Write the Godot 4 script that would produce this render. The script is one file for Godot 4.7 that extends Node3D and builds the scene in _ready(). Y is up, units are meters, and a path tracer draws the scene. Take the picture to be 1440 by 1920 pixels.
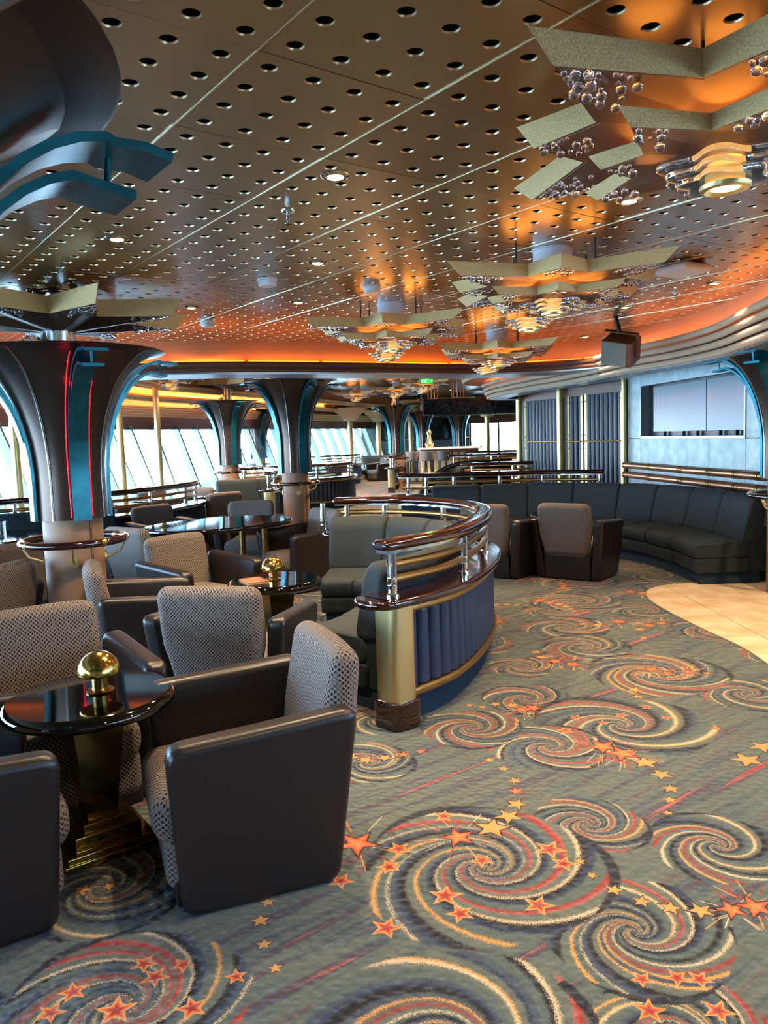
extends Node3D
# ---------------------------------------------------------------- a cruise ship lounge, built object by object
const EYE := 1.55
const CEIL := 2.62
const CEIL2 := 2.98
const AXIS := Vector2(0.8018, -0.5976)          # the ship's own direction, which tiles, fins and tables follow
const TAU8 := TAU / 8.0

var M := {}
var names := {}
var rng := RandomNumberGenerator.new()

# ------------------------------------------------------------------------------------------------ mesh builder
class MB:
	var v := PackedVector3Array()
	var n := PackedVector3Array()
	var t := PackedVector2Array()
	var ix := PackedInt32Array()
	var xf := Transform3D.IDENTITY

	func piece(p: PackedVector3Array, tri: PackedInt32Array, uv := PackedVector2Array(), convex := false) -> void:
		var o := v.size()
		var q := PackedVector3Array()
		for a in p:
			q.append(xf * a)
		var nn := PackedVector3Array()
		nn.resize(q.size())
		var mid := Vector3.ZERO
		if convex:
			for a in q:
				mid += a
			mid /= maxf(1.0, q.size())
		for k in range(0, tri.size(), 3):
			var a := tri[k]
			var b := tri[k + 1]
			var c := tri[k + 2]
			var m := (q[c] - q[a]).cross(q[b] - q[a])
			if convex and m.dot(q[a] + q[b] + q[c] - 3.0 * mid) < 0.0:
				var s := b
				b = c
				c = s
				m = -m
			nn[a] += m
			nn[b] += m
			nn[c] += m
			ix.append(o + a)
			ix.append(o + b)
			ix.append(o + c)
		for k in q.size():
			v.append(q[k])
			n.append(nn[k].normalized() if nn[k].length_squared() > 1e-20 else Vector3.UP)
			t.append(uv[k] if uv.size() == q.size() else Vector2.ZERO)

	func grid(rows: Array, wrap_r := false, wrap_c := false) -> void:
		var nr := rows.size()
		var nc: int = rows[0].size()
		var p := PackedVector3Array()
		for r in rows:
			p.append_array(r)
		var tri := PackedInt32Array()
		for i in (nr if wrap_r else nr - 1):
			for j in (nc if wrap_c else nc - 1):
				var a := i * nc + j
				var b := i * nc + (j + 1) % nc
				var d := ((i + 1) % nr) * nc + j
				var c := ((i + 1) % nr) * nc + (j + 1) % nc
				tri.append_array([a, d, b, b, d, c])
		piece(p, tri)

	# a flat polygon (fan or triangulated) given in order, with its own corners
	func poly(p: Array) -> void:
		var q := PackedVector3Array(p)
		var tri := PackedInt32Array()
		for k in range(1, q.size() - 1):
			tri.append_array([0, k + 1, k])
		piece(q, tri)

	func box(c: Vector3, s: Vector3) -> void:
		var h := s / 2.0
		for ax in 3:
			for sg in [-1.0, 1.0]:
				var e := Vector3.ZERO
				e[ax] = sg
				var a := Vector3.ZERO
				a[(ax + 1) % 3] = 1.0
				var b := Vector3.ZERO
				b[(ax + 2) % 3] = sg
				var f := func(i: float, j: float) -> Vector3: return c + (e + a * i + b * j) * h
				poly([f.call(-1.0, -1.0), f.call(1.0, -1.0), f.call(1.0, 1.0), f.call(-1.0, 1.0)])

	# a box with rounded edges; fn may bend it afterwards (gets and gives a point in the box's own axes)
	func rbox(c: Vector3, s: Vector3, r: float, k := 2, fn = null, sub := 1) -> void:
		var h := s / 2.0
		r = minf(r, minf(h.x, minf(h.y, h.z)) * 0.999)
		var ins := h - Vector3(r, r, r)
		var weld := {}
		var p := PackedVector3Array()
		var tri := PackedInt32Array()
		for ax in 3:
			for sg in [-1.0, 1.0]:
				var ux := (ax + 1) % 3
				var wx := (ax + 2) % 3
				var lu := _marks(h[ux], r, k, sub)
				var lw := _marks(h[wx], r, k, sub)
				var idx := []
				for a in lu:
					var row := []
					for b in lw:
						var q := Vector3.ZERO
						q[ax] = sg * h[ax]
						q[ux] = a
						q[wx] = b
						var near := q.clamp(-ins, ins)
						var d := q - near
						# even steps round the edge
						var out := near + d.normalized() * r
						var key := (out * 20000.0).round()
						if not weld.has(key):
							weld[key] = p.size()
							p.append(out)
						row.append(weld[key])
					idx.append(row)
				for i in idx.size() - 1:
					for j in idx[0].size() - 1:
						if sg > 0:
							tri.append_array([idx[i][j], idx[i + 1][j + 1], idx[i + 1][j], idx[i][j], idx[i][j + 1], idx[i + 1][j + 1]])
						else:
							tri.append_array([idx[i][j], idx[i + 1][j], idx[i + 1][j + 1], idx[i][j], idx[i + 1][j + 1], idx[i][j + 1]])
		var clean := PackedInt32Array()
		for m in range(0, tri.size(), 3):
			if tri[m] != tri[m + 1] and tri[m + 1] != tri[m + 2] and tri[m] != tri[m + 2]:
				clean.append_array([tri[m], tri[m + 1], tri[m + 2]])
		for m in p.size():
			p[m] = c + (fn.call(p[m]) if fn != null else p[m])
		piece(p, clean)

	func _marks(h: float, r: float, k: int, sub: int) -> Array:
		var l := []
		for i in k:
			l.append(-h + r - r * tan((1.0 - float(i) / k) * PI / 4.0))
		for i in sub + 1:
			l.append(lerpf(-h + r, h - r, float(i) / sub))
		for i in range(1, k + 1):
			l.append(h - r + r * tan(float(i) / k * PI / 4.0))
		return l

	func runs(p: PackedVector2Array, closed: bool, sharp := 38.0) -> Array:
		var m := p.size()
		var out := []
		var cuts := []
		for i in m:
			if not closed and (i == 0 or i == m - 1):
				continue
			var a := (p[i] - p[(i + m - 1) % m]).angle()
			var b := (p[(i + 1) % m] - p[i]).angle()
			if absf(angle_difference(a, b)) > deg_to_rad(sharp):
				cuts.append(i)
		if closed:
			if cuts.is_empty():
				var all := range(m)
				all.append(0)
				return [all]
			for q in cuts.size():
				var run := []
				var i: int = cuts[q]
				var last: int = cuts[(q + 1) % cuts.size()]
				run.append(i)
				while true:
					i = (i + 1) % m
					run.append(i)
					if i == last:
						break
				out.append(run)
		else:
			var marks := [0] + cuts + [m - 1]
			for q in marks.size() - 1:
				out.append(range(marks[q], marks[q + 1] + 1))
		return out

	# profile of (radius, height) going up the outside
	func lathe(p: PackedVector2Array, seg := 24, at := Vector3.ZERO, from := 0.0, to := TAU) -> void:
		var full := to - from > TAU - 0.001
		for run in runs(p, false):
			var rows := []
			for i in (seg if full else seg + 1):
				var a := from + (to - from) * i / seg
				var row := PackedVector3Array()
				for j in run:
					row.append(at + Vector3(p[j].x * cos(a), p[j].y, p[j].x * sin(a)))
				rows.append(row)
			grid(rows, full, false)

	func tube(path: PackedVector3Array, r: float, seg := 10, closed := false, caps := true) -> void:
		var rows := []
		var m := path.size()
		var up := Vector3.UP
		var u := Vector3.ZERO
		for i in m:
			var a := path[(i + m - 1) % m] if closed or i > 0 else path[0]
			var b := path[(i + 1) % m] if closed or i < m - 1 else path[m - 1]
			var d := (b - a).normalized()
			if u == Vector3.ZERO:
				u = (up if absf(d.y) < 0.9 else Vector3.RIGHT)
			u = (u - d * d.dot(u)).normalized()
			var w := d.cross(u)
			var row := PackedVector3Array()
			for k in seg:
				var g := TAU * k / seg
				row.append(path[i] + (u * cos(g) + w * sin(g)) * r)
			rows.append(row)
		grid(rows, closed, true)
		if caps and not closed:
			var f := Array(rows[0])
			poly(f)
			var l := Array(rows[m - 1])
			l.reverse()
			poly(l)

	# polygon in x, y (counterclockwise) pushed out along z, edges rounded by r
	func extrude(pl: PackedVector2Array, z0: float, z1: float, r := 0.0, k := 2, fn = null) -> void:
		var m := pl.size()
		var off := PackedVector2Array()
		for i in m:
			var a := (pl[i] - pl[(i + m - 1) % m]).normalized()
			var b := (pl[(i + 1) % m] - pl[i]).normalized()
			var na := Vector2(a.y, -a.x)
			var nb := Vector2(b.y, -b.x)
			var s := (na + nb)
			off.append(s / maxf(0.35, s.length_squared() / 2.0) if s.length() > 0.01 else na)
		var loops := []
		if r > 0.0:
			for i in k + 1:
				var g := PI / 2.0 * i / k
				loops.append([r * (1.0 - sin(g)), z0 + r * (1.0 - cos(g))])
			for i in k + 1:
				var g := PI / 2.0 * (1.0 - float(i) / k)
				loops.append([r * (1.0 - sin(g)), z1 - r * (1.0 - cos(g))])
		else:
			loops = [[0.0, z0], [0.0, z1]]
		var rows := []
		for l in loops:
			var row := PackedVector3Array()
			for i in m:
				var q := pl[i] - off[i] * float(l[0])
				var w := Vector3(q.x, q.y, l[1])
				row.append(fn.call(w) if fn != null else w)
			rows.append(row)
		if r > 0.0:
			grid(rows, false, true)
		else:
			for run in runs(pl, true):
				var some := []
				for row in rows:
					var part := PackedVector3Array()
					for j in run:
						part.append(row[j])
					some.append(part)
				grid(some)
		var tri := Geometry2D.triangulate_polygon(pl)
		for side in 2:
			var row: PackedVector3Array = rows[0] if side == 0 else rows[rows.size() - 1]
			var ti := PackedInt32Array()
			for q in range(0, tri.size(), 3):
				var a := pl[tri[q]]
				var ccw := (pl[tri[q + 1]] - a).cross(pl[tri[q + 2]] - a) > 0.0
				# front faces are clockwise from outside
				if ccw == (side == 0):
					ti.append_array([tri[q], tri[q + 1], tri[q + 2]])
				else:
					ti.append_array([tri[q], tri[q + 2], tri[q + 1]])
			piece(row, ti)

	# closed profile of (inwards, height), counterclockwise, pulled along a path between two lengths
	func sweep(w, s0: float, s1: float, pr: PackedVector2Array, step := 0.12, round_ends := 0.0, closed := true, caps := true) -> void:
		var cen := Vector2.ZERO
		for q in pr:
			cen += q
		cen /= pr.size()
		var stops := []
		if round_ends > 0.0:
			for k in 4:
				var g := PI / 2.0 * k / 4.0
				stops.append([s0 + round_ends * (1.0 - cos(g)), -round_ends * (1.0 - sin(g))])
		var a0 := s0 + round_ends
		var a1 := s1 - round_ends
		var m := maxi(1, int(ceil((a1 - a0) / step)))
		for k in m + 1:
			stops.append([lerpf(a0, a1, float(k) / m), 0.0])
		if round_ends > 0.0:
			for k in range(3, -1, -1):
				var g := PI / 2.0 * k / 4.0
				stops.append([s1 - round_ends * (1.0 - cos(g)), -round_ends * (1.0 - sin(g))])
		var rad := 0.001
		for q in pr:
			rad = maxf(rad, (q - cen).length())
		var full := []
		for st in stops:
			var fr: Array = w.frame(st[0])
			var row := PackedVector3Array()
			for q in pr:
				var d := q - cen
				if st[1] != 0.0:
					d *= maxf(0.2, (d.length() + float(st[1])) / maxf(0.001, d.length()))
				d += cen
				row.append(fr[0] + fr[1] * d.x + Vector3(0, d.y, 0))
			full.append(row)
		for run in runs(pr, closed):
			var rows := []
			for row in full:
				var part := PackedVector3Array()
				for j in run:
					part.append(row[j])
				rows.append(part)
			grid(rows)
		if caps and closed:
			var tri := Geometry2D.triangulate_polygon(pr)
			for side in 2:
				var ti := PackedInt32Array()
				for q in range(0, tri.size(), 3):
					var ccw := (pr[tri[q + 1]] - pr[tri[q]]).cross(pr[tri[q + 2]] - pr[tri[q]]) > 0.0
					if ccw == (side == 0):
						ti.append_array([tri[q], tri[q + 1], tri[q + 2]])
					else:
						ti.append_array([tri[q], tri[q + 2], tri[q + 1]])
				piece(full[0] if side == 0 else full[full.size() - 1], ti)

	func mesh() -> ArrayMesh:
		var a := []
		a.resize(Mesh.ARRAY_MAX)
		a[Mesh.ARRAY_VERTEX] = v
		a[Mesh.ARRAY_NORMAL] = n
		a[Mesh.ARRAY_TEX_UV] = t
		a[Mesh.ARRAY_INDEX] = ix
		var am := ArrayMesh.new()
		am.add_surface_from_arrays(Mesh.PRIMITIVE_TRIANGLES, a)
		return am


# a line on the floor plan with places along it; frame() gives [point, unit vector to its near side]
class Way:
	var p := PackedVector3Array()
	var s := PackedFloat32Array()
	var length := 0.0

	func _init(pts: Array, smooth := true) -> void:
		var q := PackedVector3Array()
		for a in pts:
			q.append(Vector3(a[0], 0, a[1]))
		if smooth and q.size() > 2:
			var m := q.size()
			for i in m - 1:
				var a := q[maxi(i - 1, 0)] if i > 0 else 2.0 * q[0] - q[1]
				var d := q[i + 2] if i + 2 < m else 2.0 * q[m - 1] - q[m - 2]
				var len := (q[i + 1] - q[i]).length()
				var k := maxi(4, int(len / 0.08))
				for j in k:
					p.append(q[i].cubic_interpolate(q[i + 1], a, d, float(j) / k))
			p.append(q[m - 1])
		else:
			p = q
		s.append(0.0)
		for i in range(1, p.size()):
			length += (p[i] - p[i - 1]).length()
			s.append(length)

	func point(at: float) -> Vector3:
		if at <= 0.0:
			return p[0] + (p[0] - p[1]).normalized() * -at
		for i in range(1, p.size()):
			if at <= s[i]:
				return p[i - 1].lerp(p[i], (at - s[i - 1]) / maxf(1e-6, s[i] - s[i - 1]))
		var m := p.size() - 1
		return p[m] + (p[m] - p[m - 1]).normalized() * (at - length)

	func frame(at: float) -> Array:
		var d := (point(at + 0.04) - point(at - 0.04))
		d.y = 0
		d = d.normalized()
		return [point(at), Vector3(d.z, 0, -d.x), d]

	func off(at: float, inward: float, y: float) -> Vector3:
		var f := frame(at)
		return f[0] + f[1] * inward + Vector3(0, y, 0)

	func line(inward: float, y: float, s0: float, s1: float, step := 0.1) -> PackedVector3Array:
		var m := maxi(1, int(ceil((s1 - s0) / step)))
		var out := PackedVector3Array()
		for k in m + 1:
			out.append(off(lerpf(s0, s1, float(k) / m), inward, y))
		return out


# ------------------------------------------------------------------------------------------------ naming
func numbered(called: String) -> String:
	names[called] = names.get(called, -1) + 1
	return called if names[called] == 0 else "%s_%03d" % [called, names[called]]

func thing(called: String, label: String, category: String, at := Vector3.ZERO, turn := 0.0, group := "") -> Node3D:
	var o := Node3D.new()
	o.name = numbered(called)
	add_child(o)
	o.position = at
	o.rotation.y = turn
	return tag(o, label, category, group)

func tag(o: Node3D, label: String, category: String, group := "") -> Node3D:
	o.set_meta("label", label)
	o.set_meta("category", category)
	if group:
		o.set_meta("group", group)
	return o

func part(called: String, b, m: Material, parent: Node, label := "") -> MeshInstance3D:
	var o := MeshInstance3D.new()
	o.name = called
	o.mesh = b.mesh() if b is MB else b
	o.material_override = m
	parent.add_child(o, true)
	if label:
		o.set_meta("label", label)
	return o

func struct(called: String, b, m: Material) -> MeshInstance3D:
	var o := MeshInstance3D.new()
	o.name = numbered(called)
	o.mesh = b.mesh() if b is MB else b
	o.material_override = m
	add_child(o)
	o.set_meta("kind", "structure")
	return o

func dup(src: Node3D, at: Vector3, turn: float, label: String, group := "") -> Node3D:
	var r: Node3D = src.duplicate()
	var base := String(src.name)
	if base.length() > 4 and base[base.length() - 4] == "_":
		base = base.left(base.length() - 4)
	r.name = numbered(base)
	add_child(r)
	r.position = at
	r.rotation.y = turn
	r.set_meta("label", label)
	if group:
		r.set_meta("group", group)
	return r

func rounded(pl: Array, r: float, k := 4) -> PackedVector2Array:
	# polygon with rounded corners
	var out := PackedVector2Array()
	var m := pl.size()
	for i in m:
		var b: Vector2 = pl[i]
		var a: Vector2 = pl[(i + m - 1) % m]
		var c: Vector2 = pl[(i + 1) % m]
		var rr := minf(r, minf((a - b).length(), (c - b).length()) * 0.48)
		var p0 := b + (a - b).normalized() * rr
		var p2 := b + (c - b).normalized() * rr
		for j in k + 1:
			var u := float(j) / k
			out.append(p0.lerp(b, u).lerp(b.lerp(p2, u), u))
	return out

func V(x: float, y: float) -> Vector2:
	return Vector2(x, y)

func face(f: Vector2) -> float:      # turn for a thing whose front is +z
	return atan2(f.x, f.y)

# ------------------------------------------------------------------------------------------------ materials
func mt(called: String, c: Color, rough: float, metal := 0.0) -> StandardMaterial3D:
	var m := StandardMaterial3D.new()
	m.resource_name = called
	m.albedo_color = c
	m.roughness = rough
	m.metallic = metal
	M[called] = m
	return m

func noise_tex(seed_: int, freq: float, normal := false, bump := 4.0, oct := 3, size := 256) -> NoiseTexture2D:
	var f := FastNoiseLite.new()
	f.seed = seed_
	f.noise_type = FastNoiseLite.TYPE_SIMPLEX_SMOOTH
	f.frequency = freq
	f.fractal_octaves = oct
	var t := NoiseTexture2D.new()
	t.width = size
	t.height = size
	t.seamless = true
	t.noise = f
	t.as_normal_map = normal
	t.bump_strength = bump
	return t

func grain(m: StandardMaterial3D, scale: float, seed_: int, freq: float, bump: float, strength := 1.0) -> void:
	m.normal_enabled = true
	m.normal_texture = noise_tex(seed_, freq, true, bump)
	m.normal_scale = strength
	m.uv1_triplanar = true
	m.uv1_scale = Vector3.ONE * scale

func mottle(m: StandardMaterial3D, a: Color, b: Color, scale: float, seed_: int, freq: float, oct := 4) -> void:
	var t := noise_tex(seed_, freq, false, 1.0, oct)
	var g := Gradient.new()
	g.set_color(0, a)
	g.set_color(1, b)
	t.color_ramp = g
	m.albedo_color = Color.WHITE
	m.albedo_texture = t
	m.uv1_triplanar = true
	m.uv1_scale = Vector3.ONE * scale

func weave(line: Color, cell: Color, size := 48, fill := 0.34) -> ImageTexture:
	# staggered dark cells between light threads
	var im := Image.create(size, size, true, Image.FORMAT_RGB8)
	var h := size / 2.0
	for y in size:
		for x in size:
			var best := 9.0
			for c in [Vector2(0, 0), Vector2(size, 0), Vector2(0, size), Vector2(size, size), Vector2(h, h)]:
				var d = (Vector2(x + 0.5, y + 0.5) - c) / h
				best = minf(best, absf(d.x) + absf(d.y) * 0.8 + 0.25 * d.length())
			var k := smoothstep(fill * 1.55, fill * 2.15, best)
			var j := rng.randf_range(0.86, 1.0)
			im.set_pixel(x, y, Color(lerpf(cell.r, line.r, k) * j, lerpf(cell.g, line.g, k) * j, lerpf(cell.b, line.b, k) * j))
	im.generate_mipmaps()
	return ImageTexture.create_from_image(im)

func glow(called: String, c: Color, e: float) -> StandardMaterial3D:
	var m := mt(called, c, 0.5)
	m.emission_enabled = true
	m.emission = c
	m.emission_energy_multiplier = e
	return m

func materials() -> void:
	var m := mt("bronze ceiling", Color(0.62, 0.45, 0.27), 0.24, 0.85)
	for k in 3:
		var c: Color = [Color(0.55, 0.43, 0.225), Color(0.52, 0.40, 0.205), Color(0.58, 0.45, 0.24)][k]
		m = mt("ceiling%d" % k, c, [0.36, 0.39, 0.34][k], 0.45)
		m.clearcoat_enabled = true
		m.clearcoat = 1.0
		m.clearcoat_roughness = 0.2
		m.metallic_specular = 0.9
	mt("seam", Color(0.80, 0.72, 0.58), 0.3, 0.9)
	mt("rim", Color(0.86, 0.76, 0.60), 0.3, 0.7)
	mt("void", Color(0.02, 0.018, 0.016), 0.9)
	m = mt("leather", Color(0.115, 0.09, 0.088), 0.37)
	grain(m, 9.0, 3, 0.05, 3.0, 0.35)
	m = mt("chair fabric", Color.WHITE, 0.85)
	m.albedo_texture = weave(Color(0.60, 0.53, 0.48), Color(0.026, 0.024, 0.028), 48, 0.42)
	m.uv1_triplanar = true
	m.uv1_scale = Vector3.ONE * 52.0
	m = mt("sofa fabric", Color.WHITE, 0.8)
	m.albedo_texture = weave(Color(0.10, 0.185, 0.22), Color(0.016, 0.035, 0.047), 48, 0.42)
	m.uv1_triplanar = true
	m.uv1_scale = Vector3.ONE * 45.0
	m = mt("blue vinyl", Color(0.11, 0.18, 0.29), 0.45)
	grain(m, 14.0, 5, 0.06, 2.0, 0.3)
	mt("navy vinyl", Color(0.06, 0.11, 0.20), 0.42)
	mt("blue carpet edge", Color(0.04, 0.16, 0.25), 0.95)
	mt("champagne", Color(0.80, 0.72, 0.50), 0.38, 0.9)
	mt("brass", Color(0.83, 0.68, 0.36), 0.16, 1.0)
	mt("brass mirror", Color(0.78, 0.67, 0.40), 0.12, 1.0)
	mt("dark brass", Color(0.42, 0.28, 0.18), 0.2, 1.0)
	mt("dull brass", Color(0.66, 0.53, 0.32), 0.34, 1.0)
	mt("bronze pipe", Color(0.74, 0.57, 0.44), 0.36, 1.0)
	mt("chrome", Color(0.86, 0.87, 0.88), 0.09, 1.0)
	mt("copper", Color(0.80, 0.50, 0.32), 0.3, 1.0)
	m = mt("mahogany", Color(0.13, 0.028, 0.02), 0.12)
	m.clearcoat_enabled = true
	m.clearcoat = 0.8
	m.clearcoat_roughness = 0.05
	m = mt("black glass", Color(0.012, 0.012, 0.014), 0.05)
	m.metallic_specular = 0.75
	m = mt("black gloss", Color(0.02, 0.06, 0.08), 0.1)
	grain(m, 1.2, 8, 0.012, 5.0, 0.5)
	m = mt("gold leaf", Color(0.66, 0.58, 0.40), 0.55, 0.35)
	mottle(m, Color(0.64, 0.50, 0.31), Color(0.90, 0.755, 0.51), 5.0, 11, 0.12, 2)
	m.normal_enabled = true
	m.normal_texture = noise_tex(12, 0.2, true, 5.0)
	m.normal_scale = 0.5
	mt("canopy brown", Color(0.36, 0.235, 0.165), 0.42, 0.3)
	mt("trumpet bronze", Color(0.30, 0.24, 0.21), 0.30, 0.75)
	m = mt("teal", Color(0.06, 0.30, 0.40), 0.30, 0.7)
	mottle(m, Color(0.06, 0.28, 0.34), Color(0.13, 0.44, 0.49), 1.6, 21, 0.02, 4)
	mt("seam silver", Color(0.60, 0.63, 0.62), 0.25, 1.0)
	m = mt("column stone", Color(0.60, 0.44, 0.32), 0.6)
	mottle(m, Color(0.36, 0.25, 0.18), Color(0.68, 0.53, 0.40), 6.0, 23, 0.16, 2)
	mt("white duct", Color(0.80, 0.84, 0.88), 0.35)
	mt("white plastic", Color(0.86, 0.86, 0.87), 0.4)
	mt("black metal", Color(0.03, 0.03, 0.032), 0.4)
	mt("dark grey", Color(0.12, 0.12, 0.13), 0.5)
	mt("speaker grey", Color(0.40, 0.40, 0.36), 0.6)
	mt("speaker brown", Color(0.36, 0.21, 0.13), 0.5)
	m = mt("cove fabric", Color(0.74, 0.50, 0.34), 0.9)
	grain(m, 22.0, 31, 0.1, 3.0, 0.4)
	m = mt("roll beige", Color(0.70, 0.60, 0.49), 0.8)
	grain(m, 22.0, 31, 0.1, 3.0, 0.3)
	mt("roll dark", Color(0.38, 0.23, 0.16), 0.7)
	mt("roll cream", Color(0.85, 0.76, 0.60), 0.7)
	mt("aluminium", Color(0.62, 0.65, 0.68), 0.35, 0.8)
	mt("wood panel", Color(0.45, 0.28, 0.19), 0.45)
	mt("pale frame", Color(0.55, 0.67, 0.68), 0.4)
	mt("dark frame", Color(0.10, 0.11, 0.13), 0.4)
	m = mt("silver wall", Color(0.52, 0.58, 0.58), 0.5, 0.25)
	mottle(m, Color(0.56, 0.63, 0.64), Color(0.73, 0.79, 0.79), 0.9, 41, 0.018, 5)
	mt("grey wall", Color(0.30, 0.34, 0.35), 0.7)
	mt("plain wall", Color(0.45, 0.40, 0.34), 0.8)
	m = mt("screen", Color(0.30, 0.40, 0.48), 0.32)
	m.metallic_specular = 0.6
	m = mt("marble", Color(0.86, 0.78, 0.64), 0.16)
	mottle(m, Color(0.82, 0.68, 0.52), Color(0.93, 0.84, 0.72), 1.1, 51, 0.012, 5)
	mt("joint", Color(0.50, 0.42, 0.32), 0.8)
	m = mt("pane", Color(0.9, 0.97, 1.0, 0.06), 0.02)
	m.transparency = BaseMaterial3D.TRANSPARENCY_ALPHA
	m = mt("crystal", Color(1, 1, 1, 0.02), 0.0)
	m.refraction_enabled = true
	m.refraction_scale = 0.05
	m = mt("acrylic", Color(0.96, 0.98, 1.0, 0.03), 0.02)
	m.refraction_enabled = true
	m.refraction_scale = 0.049
	glow("neon", Color(1.0, 0.12, 0.22), 0.55)
	glow("warm bulb", Color(1.0, 0.80, 0.50), 9.0)
	glow("orange glow", Color(1.0, 0.50, 0.14), 2.0)
	glow("soft glow", Color(1.0, 0.72, 0.35), 0.5)
	glow("exit green", Color(0.02, 0.55, 0.12), 0.5)
	glow("exit white", Color(0.9, 1.0, 0.9), 0.9)
	mt("leaf", Color(0.12, 0.30, 0.06), 0.6)
	mt("book", Color(0.55, 0.33, 0.17), 0.5)
	mt("paper", Color(0.86, 0.72, 0.50), 0.7)
	mt("stool grey", Color(0.42, 0.40, 0.39), 0.8)
	mt("bar stone", Color(0.75, 0.78, 0.78), 0.15)
	m = mt("far ceiling", Color.WHITE, 0.25, 0.8)
	var im := Image.create(64, 64, true, Image.FORMAT_RGB8)
	for y in 64:
		for x in 64:
			var d := Vector2(x - 31.5, y - 31.5).length() / 64.0
			im.set_pixel(x, y, Color(0.05, 0.04, 0.04) if d < 0.16 else (Color(0.85, 0.75, 0.55) if d < 0.2 else Color(0.56, 0.45, 0.32)))
	im.generate_mipmaps()
	m.albedo_texture = ImageTexture.create_from_image(im)
	m.uv1_triplanar = true
	m.uv1_scale = Vector3.ONE / 0.15

# ------------------------------------------------------------------------------------------------ the carpet
const SWIRLS := [[0.31, -2.65, 0.47], [-1.05, -2.6, 0.32], [-0.78, -2.01, 0.36], [0.76, -2.92, 0.24], [1.19, -2.73, 0.26], [0.73, -2.26, 0.31], [0.13, -1.83, 0.40], [0.72, -1.83, 0.26], [0.42, -3.97, 0.28], [0.77, -3.69, 0.30], [1.2, -3.93, 0.48], [1.69, -4.78, 0.45], [0.79, -4.39, 0.27], [1.4, -5.44, 0.33], [2.06, -4.35, 0.3], [-0.12, -3.58, 0.24], [2.49, -5.78, 0.34], [1.41, -6.02, 0.36], [1.71, -6.91, 0.42], [0.87, -5.01, 0.23], [1.4, -6.59, 0.26], [1.95, -7.86, 0.42], [-1.24, -1.98, 0.15], [-1.06, -7.33, 0.3], [-1.22, -4.25, 0.26], [2.15, -6.47, 0.26]]
const STARS := [[-0.15, -2.84, 0.077, 1], [0.24, -2.86, 0.0615, 1], [0.38, -2.92, 0.0675, 0], [0.46, -3.01, 0.0535, 0], [0.51, -3.11, 0.044, 0], [0.53, -3.23, 0.0365, 1], [0.54, -3.33, 0.0305, 0], [0.51, -3.46, 0.027, 0], [0.46, -3.56, 0.0275, 0], [1.03, -3.67, 0.0765, 1], [1.1, -3.58, 0.075, 1], [1.17, -3.47, 0.0605, 0], [1.2, -3.34, 0.049, 0], [1.19, -3.2, 0.038, 0], [1.15, -3.1, 0.0305, 0], [1.1, -2.99, 0.021, 0], [0.73, -2.48, 0.03, 0], [0.8, -2.41, 0.0295, 0], [0.88, -2.37, 0.034, 0], [0.97, -2.35, 0.04, 0], [1.07, -2.35, 0.046, 1], [1.15, -2.36, 0.0545, 1], [0.68, -2.57, 0.02, 0], [0.66, -2.66, 0.0225, 0], [1.64, -3.46, 0.0715, 0], [1.78, -3.6, 0.0615, 0], [1.67, -3.85, 0.0265, 1], [-0.21, -3.65, 0.047, 0], [-0.13, -3.61, 0.0415, 0], [-0.04, -3.63, 0.039, 0], [0.05, -3.66, 0.0365, 1], [0.14, -3.69, 0.0315, 1], [0.74, -4.22, 0.053, 1], [0.8, -4.24, 0.05, 1], [0.69, -4.29, 0.042, 0], [0.6, -4.32, 0.036, 0], [0.52, -4.28, 0.03, 0], [0.45, -4.32, 0.0275, 0], [1.45, -4.48, 0.049, 0], [1.43, -4.36, 0.033, 0], [1.89, -4.78, 0.0485, 1], [1.75, -4.77, 0.0485, 1], [1.68, -4.86, 0.056, 1], [1.99, -4.74, 0.029, 0], [1.22, -5.03, 0.062, 1], [1.12, -5.11, 0.0595, 1], [1.05, -5.22, 0.05, 0], [1.04, -5.35, 0.044, 0], [2.17, -6.03, 0.0605, 1], [1.94, -5.86, 0.051, 0], [2.05, -5.98, 0.06, 1], [1.89, -5.63, 0.038, 0], [-0.45, -2.38, 0.0315, 0], [-0.42, -2.26, 0.025, 0], [-0.37, -2.15, 0.0225, 0], [-0.44, -2.48, 0.0275, 0], [-0.93, -2.67, 0.0255, 0], [-1.02, -2.61, 0.027, 0], [-1.11, -2.59, 0.0345, 0], [1.66, -6.04, 0.049, 0], [1.55, -6.09, 0.033, 0], [1.86, -6.13, 0.07, 1]]
const GLOWS := [[0.57, -2.75, 0.049], [0.6, -2.65, 0.038], [0.31, -2.69, 0.035], [0.2, -3.03, 0.037], [0.01, -2.79, 0.0385], [-0.03, -2.67, 0.0365], [0.16, -2.48, 0.045], [0.46, -2.41, 0.0415], [0.2, -2.38, 0.038], [-0.04, -2.32, 0.0425], [-0.2, -2.59, 0.038], [-0.77, -2.19, 0.0325], [-0.65, -2.18, 0.029], [-0.72, -2.13, 0.035], [-0.48, -2.12, 0.0265], [-0.94, -2.08, 0.0345], [-0.97, -2.0, 0.033], [-0.79, -2.0, 0.045], [-0.58, -2.0, 0.0375], [0.68, -2.05, 0.0265], [0.78, -2.05, 0.0295], [0.84, -2.04, 0.0295], [0.84, -1.92, 0.035], [0.66, -1.93, 0.035], [1.25, -4.08, 0.031], [1.14, -3.59, 0.0275], [1.47, -4.02, 0.0275], [1.0, -4.07, 0.031], [0.9, -3.89, 0.035], [1.12, -3.98, 0.025], [1.42, -4.19, 0.029]]
const YARN := [[78, 87, 82], [67, 81, 80], [53, 65, 78], [66, 56, 67], [85, 80, 72], [17, 15, 17], [176, 160, 132], [182, 132, 72], [128, 38, 36], [32, 43, 68], [156, 84, 74], [182, 74, 36]]
var more_swirls := []
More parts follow.
